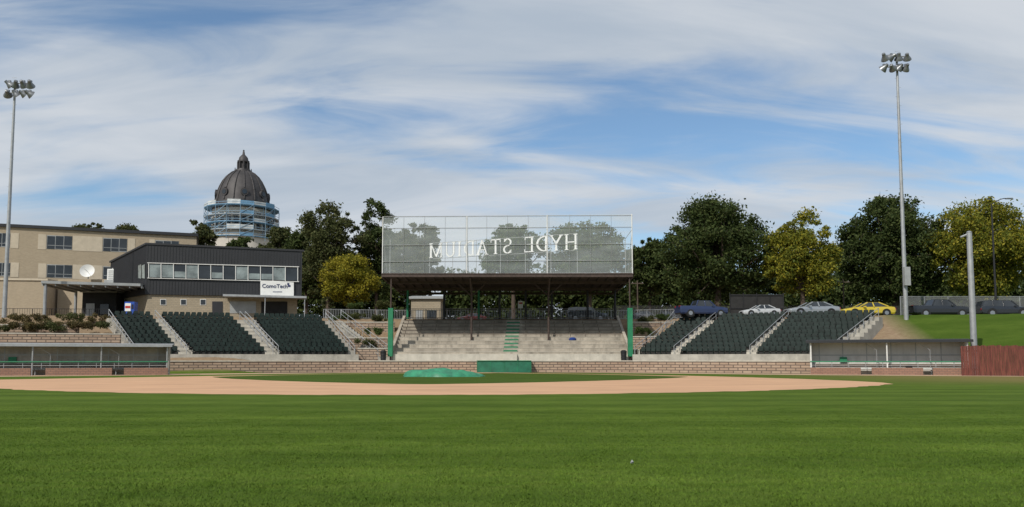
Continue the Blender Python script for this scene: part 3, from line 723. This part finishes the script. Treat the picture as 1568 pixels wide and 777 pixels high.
# ---------- capitol dome ----------
cap=empty('capitol_dome'); D=420.0; cx0=X(371,D,320); q=D/F
copper=M('dark_copper',(.045,.041,.042),.6,.2,var=.35,scale=.25)
stone=M('limestone',(.50,.47,.42),.85,var=.15,scale=.1)
zv=lambda v:Z(v,D)
def R(px): return px*q
b=MB()
prof=[(44,324),(45.5,320),(45,318),(41,317.5),(40,312),(38.5,304),(36.5,296),(33.5,288),(29.5,280),(24.5,273),(18,267),(13.5,264.5),(13,262),(11,261.5)]
b.lathe((cx0,D,0),[(R(r),zv(v)) for r,v in prof],copper,48); 
b.lathe((cx0,D,0),[(R(r),zv(v)) for r,v in [(11,261.5),(10.5,260),(6,260),(6,249),(9,249),(9,247),(7.5,246.5),(6.5,242),(4,239),(2,237),(1.4,233),(.9,232),(1.6,231.3),(.2,229.5)]],copper,24)
for k in range(16):
    t=2*math.pi*k/16
    pr=[(R(r)+.15,zv(v)) for r,v in prof[4:12]]
    for (r0,za),(r1,zb5) in zip(pr[:-1],pr[1:]):
        b.tube((cx0+r0*math.cos(t),D+r0*math.sin(t),za),(cx0+r1*math.cos(t),D+r1*math.sin(t),zb5),.38,.34,copper,6)
for k in range(8):
    t=2*math.pi*(k+.5)/8; r=R(8.2); b.tube((cx0+r*math.cos(t),D+r*math.sin(t),zv(260)),(cx0+r*math.cos(t),D+r*math.sin(t),zv(249)),.45,.45,copper,8)
    r=R(12); b.tube((cx0+r*math.cos(t),D+r*math.sin(t),zv(263)),(cx0+r*math.cos(t),D+r*math.sin(t),zv(258)),.4,.15,copper,6)
for k in range(8):
    t=2*math.pi*(k+.5)/8; r=R(38); c0=Vector((cx0+r*math.cos(t),D+r*math.sin(t),zv(301))); o=Vector((math.cos(t),math.sin(t),0))
    b.tube(c0-o*2.5,c0+o*.8,2.0,2.0,copper,14); b.tube(c0+o*.8,c0+o*.95,1.2,1.2,glass,14)
    b.tube(c0-o*2.5+Vector((0,0,1.2)),c0+o*.6+Vector((0,0,2.4)),.7,.3,copper,6)
b.obj('dome',cap,smooth=True)
b=MB()
b.lathe((cx0,D,0),[(R(r),zv(v)) for r,v in [(52,470),(52,366),(47,365),(47,360),(40,359),(40,333),(44,332),(44,325),(42,324)]],stone,32)
for k in range(24):
    t=2*math.pi*k/24; r=R(43); b.tube((cx0+r*math.cos(t),D+r*math.sin(t),zv(360)),(cx0+r*math.cos(t),D+r*math.sin(t),zv(332)),.7,.6,stone,8)
    t2=t+math.pi/24; r=R(40.4); o=Vector((math.cos(t2),math.sin(t2),0)); w=Vector((-o.y,o.x,0)); c0=Vector((cx0,D,zv(356)))+o*r
    b.ob(c0-w*.9,w*1.8,o*.3,(0,0,zv(338)-zv(356)),glass)
b.obj('drum',cap,smooth=True)
scf=M('scaffold_blue',(.22,.35,.48),.6,var=.25,scale=.3); plank=M('scaffold_plank',(.46,.49,.50),.8,var=.3,scale=.4); scb=M('scaffold_netting_blue',(.12,.27,.43),.7,var=.35,scale=.25)
b=MB(); K=18
lev=[368,358,347,336,322]
for k in range(K):
    t=2*math.pi*(k+.3)/K; t2=2*math.pi*(k+1.3)/K
    for rr in (50,55.5):
        a=(cx0+R(rr)*math.cos(t),D+R(rr)*math.sin(t)); b.tube((*a,zv(374)),(*a,zv(318)),.10,.10,scf,5)
    for li,v in enumerate(lev):
        rr=55.5
        a=(cx0+R(rr)*math.cos(t),D+R(rr)*math.sin(t),zv(v)); c=(cx0+R(rr)*math.cos(t2),D+R(rr)*math.sin(t2),zv(v))
        for hh in (0,1.1): b.tube((a[0],a[1],a[2]+hh),(c[0],c[1],c[2]+hh),.08,.08,scf,4)
        r0,r1=R(46),R(55.5)
        ca,sa,cb,sb_=math.cos(t),math.sin(t),math.cos(t2),math.sin(t2); z=zv(v)
        b.prism([(cx0+r0*ca,D+r0*sa),(cx0+r1*ca,D+r1*sa),(cx0+r1*cb,D+r1*sb_),(cx0+r0*cb,D+r0*sb_)],z-.35,z-.05,plank if li%2 else scb)
        if random.random()<.28 or (li==4 and random.random()<.6):
            hgt=random.uniform(1.2,2.6); b.poly([(a[0],a[1],a[2]),(c[0],c[1],c[2]),(c[0],c[1],c[2]+hgt),(a[0],a[1],a[2]+hgt)],random.choice((scb,plank,scb)))
    if k%2==0:
        for li in range(0,len(lev)-1,1):
            a=(cx0+R(56)*math.cos(t),D+R(56)*math.sin(t),zv(lev[li])); c=(cx0+R(56)*math.cos(t2),D+R(56)*math.sin(t2),zv(lev[li+1])); b.tube(a,c,.09,.09,scf,4)
b.obj('scaffolding',cap)
# ---------- light poles ----------
def lightpole(u,vb,vt,D,rows,cols,arm,offset=0,box=None):
    e=empty('stadium_light_pole'); x=X(u,D,vb); zb5=Z(vb,D)-2.5; zt5=Z(vt,D)
    b=MB(); b.tube((x,D,zb5),(x,D,zt5),.28,.13,galv,14); b.tube((x,D,zb5),(x,D,zb5+2.7),.5,.5,conc_lt,14)
    if box: b.bx(x-.35,x+.35,D-.75,D-.3,Z(box[1],D),Z(box[0],D),greyp)
    for k in range(int((zt5-zb5)/1.2)):
        b.tube((x-.2,D,zb5+3+k*1.15),(x+.36,D-.1,zb5+3+k*1.15),.014,.014,galv,4) if k%2 else b.tube((x-.36,D-.1,zb5+3+k*1.15),(x+.2,D,zb5+3+k*1.15),.014,.014,galv,4)
    b.obj('pole',e,smooth=True)
    b=MB(); l=MB()
    for v in rows:
        z=Z(v,D); b.tube((x-arm+offset,D-.25,z),(x+arm+offset,D-.25,z),.08,.08,galv,6)
        for k in range(cols):
            lx=x+offset-arm+2*arm*k/(cols-1)+random.uniform(-.08,.08)
            tx=random.uniform(-.9,.9); s5=random.uniform(.85,1)
            Mr=Matrix.Rotation(tx,4,'Z')@Matrix.Rotation(math.radians(-125+random.uniform(-14,14)),4,'X')@Matrix.Diagonal((s5,s5,s5,1))
            c0=Vector((lx,D-.45,z-.12))
            b.lathe(c0,[(.01,-.55),(.2,-.52),(.24,-.2),(.36,0),(.52,.26),(.58,.42)],lampm,16,Mr)
            l.lathe(c0,[(.565,.40),(.4,.46),(.01,.48)],lensm,16,Mr)
            b.bx(lx-.13,lx+.13,D-.4,D-.15,z+.05,z+.36,lampm)
    b.obj('flood_lamps',e,smooth=True); l.obj('lenses',e,smooth=True)
lightpole(6,492,124,98,(129,143.5),4,1.3,.75)
lightpole(1388,497,83,97,(88,104),4,1.35,-.35,(410,438))
b=MB(); x=X(1499,79,500); b.tube((x,80,.0),(x,80,Z(356,80)),.31,.25,galv,14); b.tube((x-.35,79.8,Z(360,80)),(x-1.0,79.8,Z(364,80)),.1,.1,galv,6); b.tube((x,80,Z(356,80)),(x,80,Z(354,80)),.29,.1,galv,14)
b.obj('net_pole',smooth=True)
def streetlamp(u,vt,D,dirn):
    b=MB(); x=X(u,D,400); zt5=Z(vt,D)
    b.tube((x,D,6.9),(x,D,zt5-.8),.15,.09,black,10)
    pr=Vector((x,D,zt5-.8))
    for k in range(1,7):
        t=k/6; p=Vector((x+dirn*2.0*t,D,zt5-.8+.8*math.sin(t*math.pi/2))); b.tube(pr,p,.06,.05,black,6); pr=p
    b.ob((pr.x-.1*dirn,D-.18,pr.z-.1),(dirn*.8,0,0),(0,.36,0),(dirn*.15,0,.14),lampm)
    b.obj('street_lamp')
streetlamp(1522,304,106,1)
def upole(u,vt,D,r=.14):
    b=MB(); x=X(u,D,430); b.tube((x,D,6.9),(x,D,Z(vt,D)),r,r*.7,bark,8); b.bx(x-1,x+1,D-.08,D+.04,Z(vt+5,D),Z(vt+3.5,D),bark)
    for k in(-.8,0,.8): b.tube((x+k,D,Z(vt+3.5,D)),(x+k,D,Z(vt+2,D)),.05,.03,greyp,6)
    b.obj('utility_pole')
upole(1291,428,125); upole(976,430,130)
sh=empty('concession_shed'); b=MB(); p=P(652,470,125); b.bx(p.x-2.3,p.x+2.3,125,129,6.9,Z(458,125),cmu); b.obj('walls',sh)
b=MB(); b.prism([(p.x-2.7,124.6),(p.x+2.7,124.6),(p.x+2.7,129.4),(p.x-2.7,129.4)],Z(458,125)+.003,[Z(455,125)]*2+[Z(450,125)]*2,greyp); b.obj('roof',sh)
b=MB(); b.bx(p.x-1.5,p.x-.5,124.92,124.997,7,9.2,greyp); b.bx(p.x+.2,p.x+1.6,124.92,124.997,7.9,9.2,glass); b.obj('door_and_window',sh)
b=MB(); p=P(797,470,111); b.tube((p.x,111,7),(p.x,111,9.8),.05,.05,greyp,6); b.bx(p.x-.35,p.x+.35,110.9,110.96,8.6,9.6,whitep); b.bx(p.x-.25,p.x+.25,110.87,110.897,9.2,9.4,vr); b.obj('notice_sign')
# ---------- vehicles ----------
def car(kind,u0,u1,D,paint,facing=1,rot=0,z=TZ):
    st={'sedan':[(0,.38,.60,.63,.72,.55),(.12,.24,.68,.73,.84,.70),(.6,.2,.80,.85,.90,.76),(1.45,.2,.90,.97,.92,.78),(2.25,.2,.93,1.42,.92,.60),(3.3,.2,.95,1.44,.92,.60),(4.15,.2,.97,1.04,.91,.74),(4.7,.24,.92,.98,.87,.74),(4.85,.38,.78,.80,.78,.66)],
        'suv':[(0,.45,.75,.78,.75,.6),(.1,.32,.88,.93,.90,.76),(.6,.28,.98,1.03,.96,.82),(1.3,.28,1.06,1.12,.98,.84),(1.95,.28,1.1,1.74,.98,.70),(3.9,.28,1.12,1.78,.98,.70),(4.6,.28,1.12,1.70,.96,.68),(4.8,.32,1.1,1.2,.94,.78),(4.88,.45,.85,.9,.86,.72)],
        'pickup':[(0,.5,.85,.88,.78,.66),(.1,.38,1.0,1.05,.95,.8),(.6,.34,1.1,1.14,1.0,.86),(1.5,.34,1.16,1.22,1.0,.88),(2.15,.34,1.18,1.86,1.0,.72),(3.5,.34,1.2,1.88,1.0,.72),(3.8,.34,1.2,1.26,1.0,.93),(5.6,.34,1.2,1.24,1.0,.93),(5.72,.45,1.18,1.22,.96,.9)]}[kind]
    L=st[-1][0]; p0=P(u0,480,D);p1=P(u1,480,D); k=(p1.x-p0.x)/(L*math.cos(rot))
    ce=Vector(((p0.x+p1.x)/2,D,z)); e=empty('parked_pickup_truck' if kind=='pickup' else 'parked_suv' if kind=='suv' else 'parked_car')
    k2=min(k,1.25)
    Mx=Matrix.Translation(ce)@Matrix.Rotation(rot+(0 if facing<0 else math.pi),4,'Z')@Matrix.Diagonal((k,k2,k2,1))@Matrix.Translation((-L/2,0,.03))
    b=MB(); b.M=Mx; g=MB(); g.M=Mx
    rings=[]
    for (x,zb6,bl,tp,hw,ht) in st:
        rings.append([(x,-hw*.93,zb6),(x,-hw,zb6+.15),(x,-hw*1.01,(zb6+bl)/2+.1),(x,-hw*.97,bl),(x,-ht,tp-.03),(x,-ht*.8,tp),(x,ht*.8,tp),(x,ht,tp-.03),(x,hw*.97,bl),(x,hw*1.01,(zb6+bl)/2+.1),(x,hw,zb6+.15),(x,hw*.93,zb6)])
    for i in range(len(rings)-1):
        A,B=rings[i],rings[i+1]; hi=[st[i][3]-st[i][2]>.3,st[i+1][3]-st[i+1][2]>.3]
        for j in range(11):
            f=[A[j],B[j],B[j+1],A[j+1]]
            gl=(any(hi) and j in (3,7)) or ((hi[0]!=hi[1]) and j in (4,5,6))
            (g if gl else b).poly(f,glass if gl else paint)
        b.poly([A[11],B[11],B[0],A[0]],black)
    b.poly(rings[0],paint); b.poly(rings[-1][::-1],paint)
    b.obj('body',e,smooth=True); g.obj('glass',e,smooth=True)
    b=MB(); b.M=Mx
    hiS=[i for i,s in enumerate(st) if s[3]-s[2]>.3]; a,c=hiS[0],hiS[-1]
    for sgn in (-1,1):
        for xx in ([st[a][0]+(st[c][0]-st[a][0])*t for t in ((.45,) if kind!='suv' else (.3,.68))]):
            b.tube((xx,sgn*.95,st[a][2]),(xx,sgn*(st[a][5]+.01),st[a][3]-.02),.045,.04,paint,4)
        for (i0,i1) in ((a-1,a),(c,c+1)):
            b.tube((st[i0][0],sgn*(st[i0][5]+.01),st[i0][3]-.02),(st[i1][0],sgn*(st[i1][5]+.01),st[i1][3]-.02),.05,.05,paint,4)
        b.ob((st[a-1][0]+.25,sgn*.95-.02,st[a-1][2]-.02),(.2,0,0),(0,sgn*.2,0),(0,0,.14),paint)
        b.ob((.03,sgn*.45,st[0][2]-.08),(.25,0,.05),(0,sgn*.32,0),(0,0,.14),lensm)
        b.ob((L-.2,sgn*.5,st[-1][2]-.12),(.2,0,0),(0,sgn*.30,0),(0,0,.18),vr)
        b.ob((.7,sgn*.93,st[0][1]-.1),(L-1.4,0,0),(0,sgn*.03,0),(0,0,.06),black)
    b.ob((-.03,-.45,st[0][1]+.05),(.06,0,0),(0,.9,0),(0,0,.16),black)
    b.obj('trim',e)
    r=.34 if kind=='sedan' else .41
    b=MB(); b.M=Mx
    for xx in (.95,L-.95 if kind!='pickup' else L-1.2):
        for sgn in (-1,1):
            hw=.97 if kind!='sedan' else .90
            b.tube((xx,sgn*(hw-.3),r*1.05),(xx,sgn*(hw+.025),r*1.05),r*1.2,r*1.2,black,20)
            b.tube((xx,sgn*(hw-.2),r),(xx,sgn*(hw+.05),r),r,r,rubber,20); b.tube((xx,sgn*(hw+.04),r),(xx,sgn*(hw+.065),r),r*.62,r*.58,alloy,12)
    b.obj('wheels',e)
def paint(n,c,m=.3): return M(n,c,.3,m,var=.03,coat=.7)
wht=paint('white_car_paint',(.50,.51,.52),.1); sil=paint('silver_car_paint',(.36,.38,.40),.5); yel=paint('yellow_car_paint',(.58,.44,.03),.1)
blu=paint('blue_car_paint',(.02,.035,.10),.3); drk=paint('dark_car_paint',(.025,.027,.032),.4); gry=paint('grey_car_paint',(.12,.12,.13),.5); red=paint('maroon_car_paint',(.12,.02,.02),.3)
car('sedan',1134,1193,103,wht,-1,.1); car('sedan',1203,1283,102,sil,-1,.12); car('sedan',1287,1367,103,yel,-1,.05)
car('pickup',1036,1112,104.5,blu,1,.15); car('sedan',968,1010,112,gry,1,.3); car('pickup',1392,1480,105.5,drk,1,.0); car('suv',1500,1572,105,drk,1,-.1)
car('suv',868,930,118,drk,1,0); car('sedan',700,745,119,red,-1,0); car('suv',1010,1045,113,drk,1,.3)
# ---------- trees ----------
def frm(nl,n):
    v=nl.normal(size=(n,3)); return v/np.linalg.norm(v,axis=1)[:,None]
def leaves(name,cents,radii,n,size,mat,seed,parent=None,flat=1.0):
    r=np.random.default_rng(seed); k=len(cents); w=radii**1.9; w=w/w.sum()
    idx=r.choice(k,n,p=w); dr=frm(r,n); rad=radii[idx]*(r.uniform(.1,1,n)**.5)*(1+np.clip(.2*r.normal(size=n),-.35,.28))
    rad=np.where(r.uniform(size=n)<.2,rad*1.25,rad)
    sq=np.array([1,1,.72*flat])
    c=cents[idx]+dr*rad[:,None]*sq
    u=frm(r,n); t=frm(r,n); v=np.cross(u,t); v/=np.linalg.norm(v,axis=1)[:,None]
    s=size*r.uniform(.5,1.3,n)[:,None]; u=u*s; v=v*s*.55
    vs=np.stack([c-u,c-v+u*.15,c+u,c+v+u*.15],1).reshape(-1,3).astype(np.float32)
    me=bpy.data.meshes.new(name); me.vertices.add(4*n); me.vertices.foreach_set('co',vs.ravel())
    me.loops.add(4*n); me.loops.foreach_set('vertex_index',np.arange(4*n,dtype=np.int32))
    me.polygons.add(n); me.polygons.foreach_set('loop_start',np.arange(0,4*n,4,dtype=np.int32)); me.polygons.foreach_set('loop_total',np.full(n,4,dtype=np.int32))
    me.materials.append(mat); me.update(calc_edges=True); o=bpy.data.objects.new(name,me); scene.collection.objects.link(o)
    if parent:o.parent=parent
    return o
lf_dark=leafmat('dark_leaves',(.025,.042,.013),(.050,.073,.020),(.092,.112,.034))
lf_olive=leafmat('olive_leaves',(.040,.053,.018),(.072,.084,.028),(.12,.12,.046))
lf_green=leafmat('green_leaves',(.034,.060,.017),(.062,.096,.023),(.105,.135,.038))
lf_yel=leafmat('yellow_green_leaves',(.11,.125,.016),(.24,.21,.022),(.38,.31,.03))
lf_mix=leafmat('turning_leaves',(.070,.100,.018),(.165,.175,.022),(.35,.29,.03))
lf_shrub=leafmat('shrub_leaves',(.07,.06,.03),(.10,.095,.035),(.17,.12,.05))
def tree(name,u0,u1,vt,vb,D,mat,seed,nl=7000,ncl=34,leaf=.32,cl=.27,bare=0,lean=0):
    nl=int(nl*2.7); ncl=int(ncl*1.9); leaf*=.76; cl*=.88
    r=np.random.default_rng(seed); e=empty(name)
    a,c=P(u0,(vt+vb)/2,D),P(u1,(vt+vb)/2,D); rx=(c.x-a.x)/2; cxx=(a.x+c.x)/2; zt5,zb6=Z(vt,D),Z(vb,D)
    rz_=(zt5-zb6)/2; cz=(zt5+zb6)/2; ry=rx*.8
    cents=[];rad=[]
    while len(cents)<ncl:
        d=r.normal(size=3); d/=np.linalg.norm(d); q=r.uniform(.10,1)**.5
        R_=rx*cl*r.uniform(.5,1.35); sc_=1-R_/rx*.8
        zz=d[2]*q; wd=1-.22*max(0,zz)**2-.12*max(0,-zz)
        lob=1+.10*math.sin(3*math.atan2(d[2],d[0])+seed)+.06*math.sin(5*math.atan2(d[2],d[0])+seed*2)
        p=np.array([cxx+d[0]*q*rx*sc_*wd*lob,D+d[1]*q*ry*sc_*wd,cz+zz*lob*max(.3,(rz_-R_*.6))]); cents.append(p); rad.append(R_)
    for k in range(ncl//2):
        d=r.normal(size=3); d[1]*=.5; d/=np.linalg.norm(d); R_=rx*cl*r.uniform(.28,.55); zz=d[2]; wd=1-.22*max(0,zz); qq=r.uniform(.84,.98)
        cents.append(np.array([cxx+d[0]*rx*.93*wd*qq,D+d[1]*ry*.9,cz+zz*rz_*.94*qq])); rad.append(R_)
    cents=np.array(cents);rad=np.array(rad)
    leaves('foliage',cents,rad,nl,leaf,mat,seed+1,e)
    b=MB(); bs=Vector((cxx+lean,D,TZ-.2)); tr=max(.22,rx*.05); fork=Vector((cxx,D,lerp(zb6,zt5,.12)))
    b.tube(bs,fork,tr*1.25,tr,bark,9,False); top=Vector((cxx+r.normal()*.4,D,lerp(zb6,zt5,.75))); b.tube(fork,top,tr,tr*.25,bark,7,False)
    for i in range(0,len(cents)):
        t=r.uniform(.0,.75); s0=fork.lerp(top,t); e0=Vector(cents[i]); m=s0.lerp(e0,.5)+Vector((r.normal()*.3,r.normal()*.3,-abs(r.normal())*.4)); k=(1-t)*.3+.1
        if i%2==0: b.tube(s0,m,tr*k,tr*k*.6,bark,5,False); b.tube(m,e0,tr*k*.6,tr*k*.2,bark,4,False)
        for w in range(2+bare):
            d=Vector(r.normal(size=3)); d.z=abs(d.z)*.8; b.tube(m.lerp(e0,r.uniform(.6,1)) if i%2==0 else e0,e0+d.normalized()*rad[i]*r.uniform(.7,1.2),tr*.06+.015,.012,bark,3,False)
    b.obj('trunk_and_limbs',e); return e
T='deciduous_tree'
tree(T,445,562,304,470,138,lf_olive,1,9000,40,.32,cl=.26,bare=3)
tree(T,532,622,304,470,142,lf_dark,2,7500,36,.34,cl=.30,bare=2)
tree(T,415,525,345,470,145,lf_dark,3,8000,28,.38)
tree('yellow_leaved_tree',482,585,387,468,116,lf_yel,4,9000,34,.22,cl=.28)
tree(T,594,684,331,455,136,lf_olive,5,8500,30,.34,bare=2)
tree(T,730,842,338,455,136,lf_green,6,9500,34,.34)
tree(T,832,972,333,460,138,lf_green,7,12000,40,.34)
tree(T,950,1038,357,470,134,lf_dark,8,8000,28,.34)
tree(T,1000,1196,299,472,126,lf_dark,9,19000,66,.33,cl=.24,bare=1)
tree(T,1163,1292,325,462,120,lf_mix,10,13500,48,.27,cl=.25)
tree(T,1277,1459,289,474,127,lf_dark,11,20000,64,.34,cl=.26)
tree(T,1406,1600,299,462,123,lf_mix,12,20000,64,.29,cl=.25)
tree(T,1575,1720,310,470,125,lf_green,31,8000,30,.4)
tree(T,100,170,337,400,210,lf_olive,13,4500,26,.5); tree(T,160,222,342,400,215,lf_olive,14,4000,22,.5); tree(T,278,335,339,400,200,lf_olive,15,4000,20,.45,bare=3)
tree(T,392,470,346,420,190,lf_olive,16,5000,24,.5); tree(T,330,410,362,420,185,lf_dark,17,4000,22,.5)
def mass(name,u0,u1,vt,D,mat,seed,n,dens,leaf=.5):
    r=np.random.default_rng(seed); cs=[];rs=[]
    for k in range(dens):
        u=r.uniform(u0,u1); R_=r.uniform(1.3,3.2); x=X(u,D,450); top=Z(vt+8*math.sin(u*.035)+5*math.sin(u*.11),D)
        cs.append((x,D+r.uniform(-3,3),7+(max(8,top-R_*.7)-7)*r.uniform(0,1)**.75)); rs.append(R_)
    return leaves(name,np.array(cs),np.array(rs),n,leaf,mat,seed)
mass('distant_tree_line',590,985,414,158,lf_dark,21,42000,240,.42)
mass('distant_tree_line',975,1640,402,165,lf_dark,22,84000,500,.45)
mass('distant_tree_line',420,620,392,160,lf_dark,23,24000,140,.42)
def shrub(u,v,D,w,h,mat,seed,n=1800,leaf=.09):
    p=P(u,v,D); r=np.random.default_rng(seed); cs=[];rs=[]
    for k in range(12): cs.append((p.x+r.uniform(-w/2,w/2),D+r.uniform(-.5,.5),p.z+r.uniform(.1,h*.7))); rs.append(r.uniform(.2,.5)*h)
    leaves('shrub',np.array(cs),np.array(rs),n,leaf,mat,seed)
for k,(u,v,D) in enumerate([(5,507,90),(30,506,90),(55,507,91),(78,506,91),(100,505,92),(125,505,93),(148,504,94),(20,494,95),(60,493,95),(110,492,97),(150,492,98)]):
    shrub(u,v,D,3.2,1.1,lf_shrub if k%3 else lf_olive,40+k)
for k,(u,v,D) in enumerate([(515,492,107),(545,490,107.5),(572,512,103),(580,492,107),(545,474,112),(590,470,113),(985,512,103),(990,494,107),(1015,490,107.5),(560,530,100.5)]):
    shrub(u,v,D,2.2,1.0,lf_olive if k%2 else lf_green,60+k)
# ---------- sky, sun ----------
w=bpy.data.worlds.new("World"); scene.world=w; w.use_nodes=True; nt=w.node_tree; bg=nt.nodes['Background']
sunv=Vector((-.52,-.80,0)).normalized(); el=math.radians(43)
sk=N(nt,'ShaderNodeTexSky',sky_type='NISHITA'); sk.sun_disc=False; sk.sun_elevation=el; sk.sun_rotation=math.atan2(sunv.x,sunv.y); sk.altitude=400; sk.dust_density=.8; sk.ozone_density=1.3
tc=N(nt,'ShaderNodeTexCoord'); sp=N(nt,'ShaderNodeSeparateXYZ'); nt.links.new(tc.outputs['Generated'],sp.inputs[0])
def mth(op,a,b_=None,clamp=False):
    n=N(nt,'ShaderNodeMath',operation=op); n.use_clamp=clamp
    for i,v in enumerate((a,b_)):
        if v is None: continue
        if isinstance(v,(int,float)): n.inputs[i].default_value=v
        else: nt.links.new(v,n.inputs[i])
    return n.outputs[0]
den=mth('ADD',mth('MAXIMUM',sp.outputs[2],0),.25)
px_=mth('DIVIDE',sp.outputs[0],den); py_=mth('DIVIDE',sp.outputs[1],den)
cb=N(nt,'ShaderNodeCombineXYZ'); nt.links.new(px_,cb.inputs[0]); nt.links.new(py_,cb.inputs[1])
def cmap(scale,rot,loc):
    m=N(nt,'ShaderNodeMapping'); m.inputs['Scale'].default_value=scale; m.inputs['Rotation'].default_value=(0,0,rot); m.inputs['Location'].default_value=loc
    nt.links.new(cb.outputs[0],m.inputs['Vector']); return m.outputs[0]
def nz(vec,s,d,r,dist=0):
    n=N(nt,'ShaderNodeTexNoise'); n.inputs['Scale'].default_value=s; n.inputs['Detail'].default_value=d; n.inputs['Roughness'].default_value=r; n.inputs['Distortion'].default_value=dist
    nt.links.new(vec,n.inputs['Vector']); return n.outputs[0]
n1=nz(cmap((.5,1.15,1),.20,(3.1,1.7,0)),1.1,7,.52,.55)
n2=nz(cmap((.85,2.5,1),.28,(7.3,2.2,0)),1.8,8,.56,.8)
den_=mth('ADD',mth('MULTIPLY',n1,.58),mth('MULTIPLY',n2,.42))
def blob(cx_,cz_,sx_,sz_,amp):
    mp=N(nt,'ShaderNodeMapping',vector_type='POINT'); nt.links.new(tc.outputs['Generated'],mp.inputs['Vector'])
    mp.inputs['Location'].default_value=(-cx_*sx_,0,-cz_*sz_); mp.inputs['Scale'].default_value=(sx_,0,sz_)
    gr=N(nt,'ShaderNodeTexGradient',gradient_type='SPHERICAL'); nt.links.new(mp.outputs[0],gr.inputs[0])
    return mth('MULTIPLY',gr.outputs[1],amp)
gap=mth('ADD',mth('ADD',blob(.40,.19,1.7,5.2,.20),blob(.06,.29,3.0,11,.11)),blob(-.44,.175,6.5,20,.10))
dens=mth('SUBTRACT',mth('ADD',den_,.115),gap)
mr=N(nt,'ShaderNodeMapRange',interpolation_type='SMOOTHSTEP'); nt.links.new(dens,mr.inputs[0]); mr.inputs[1].default_value=.42; mr.inputs[2].default_value=.60; mr.inputs[3].default_value=.04; mr.inputs[4].default_value=.95
n3=nz(cmap((.65,1.8,1),.15,(1.3,9.1,0)),1.5,7,.55,.5)
sh=N(nt,'ShaderNodeMapRange',interpolation_type='SMOOTHSTEP'); nt.links.new(n3,sh.inputs[0]); sh.inputs[1].default_value=.33; sh.inputs[2].default_value=.64
cc=mixcol(nt,sh.outputs[0],(5.1,5.9,6.9),(7.4,7.8,8.3))
tint=mixcol(nt,1.0,sk.outputs[0],(1.15,1.36,1.45),'MULTIPLY')
outc=mixcol(nt,mr.outputs[0],tint,cc)
nt.links.new(outc,bg.inputs[0]); bg.inputs[1].default_value=.087
sd=bpy.data.lights.new('sun','SUN'); sd.energy=3.8; sd.angle=math.radians(.5); sd.color=(1,.95,.86)
so=bpy.data.objects.new('sun',sd); scene.collection.objects.link(so)
sdir=Vector((sunv.x*math.cos(el),sunv.y*math.cos(el),math.sin(el))); so.rotation_euler=sdir.to_track_quat('Z','Y').to_euler(); so.location=(0,0,60)
# ---------- camera ----------
cd=bpy.data.cameras.new('camera'); co=bpy.data.objects.new('camera',cd); scene.collection.objects.link(co)
cd.sensor_fit='HORIZONTAL'; cd.sensor_width=36; cd.lens=36*F/1568; cd.shift_y=(YC-388.5)/1568; cd.clip_end=8000; cd.clip_start=.1
co.location=(0,0,EYE); co.rotation_euler=(math.pi/2+TH,0,0); scene.camera=co
scene.view_settings.view_transform='Standard'; scene.view_settings.look='None'; scene.view_settings.exposure=0
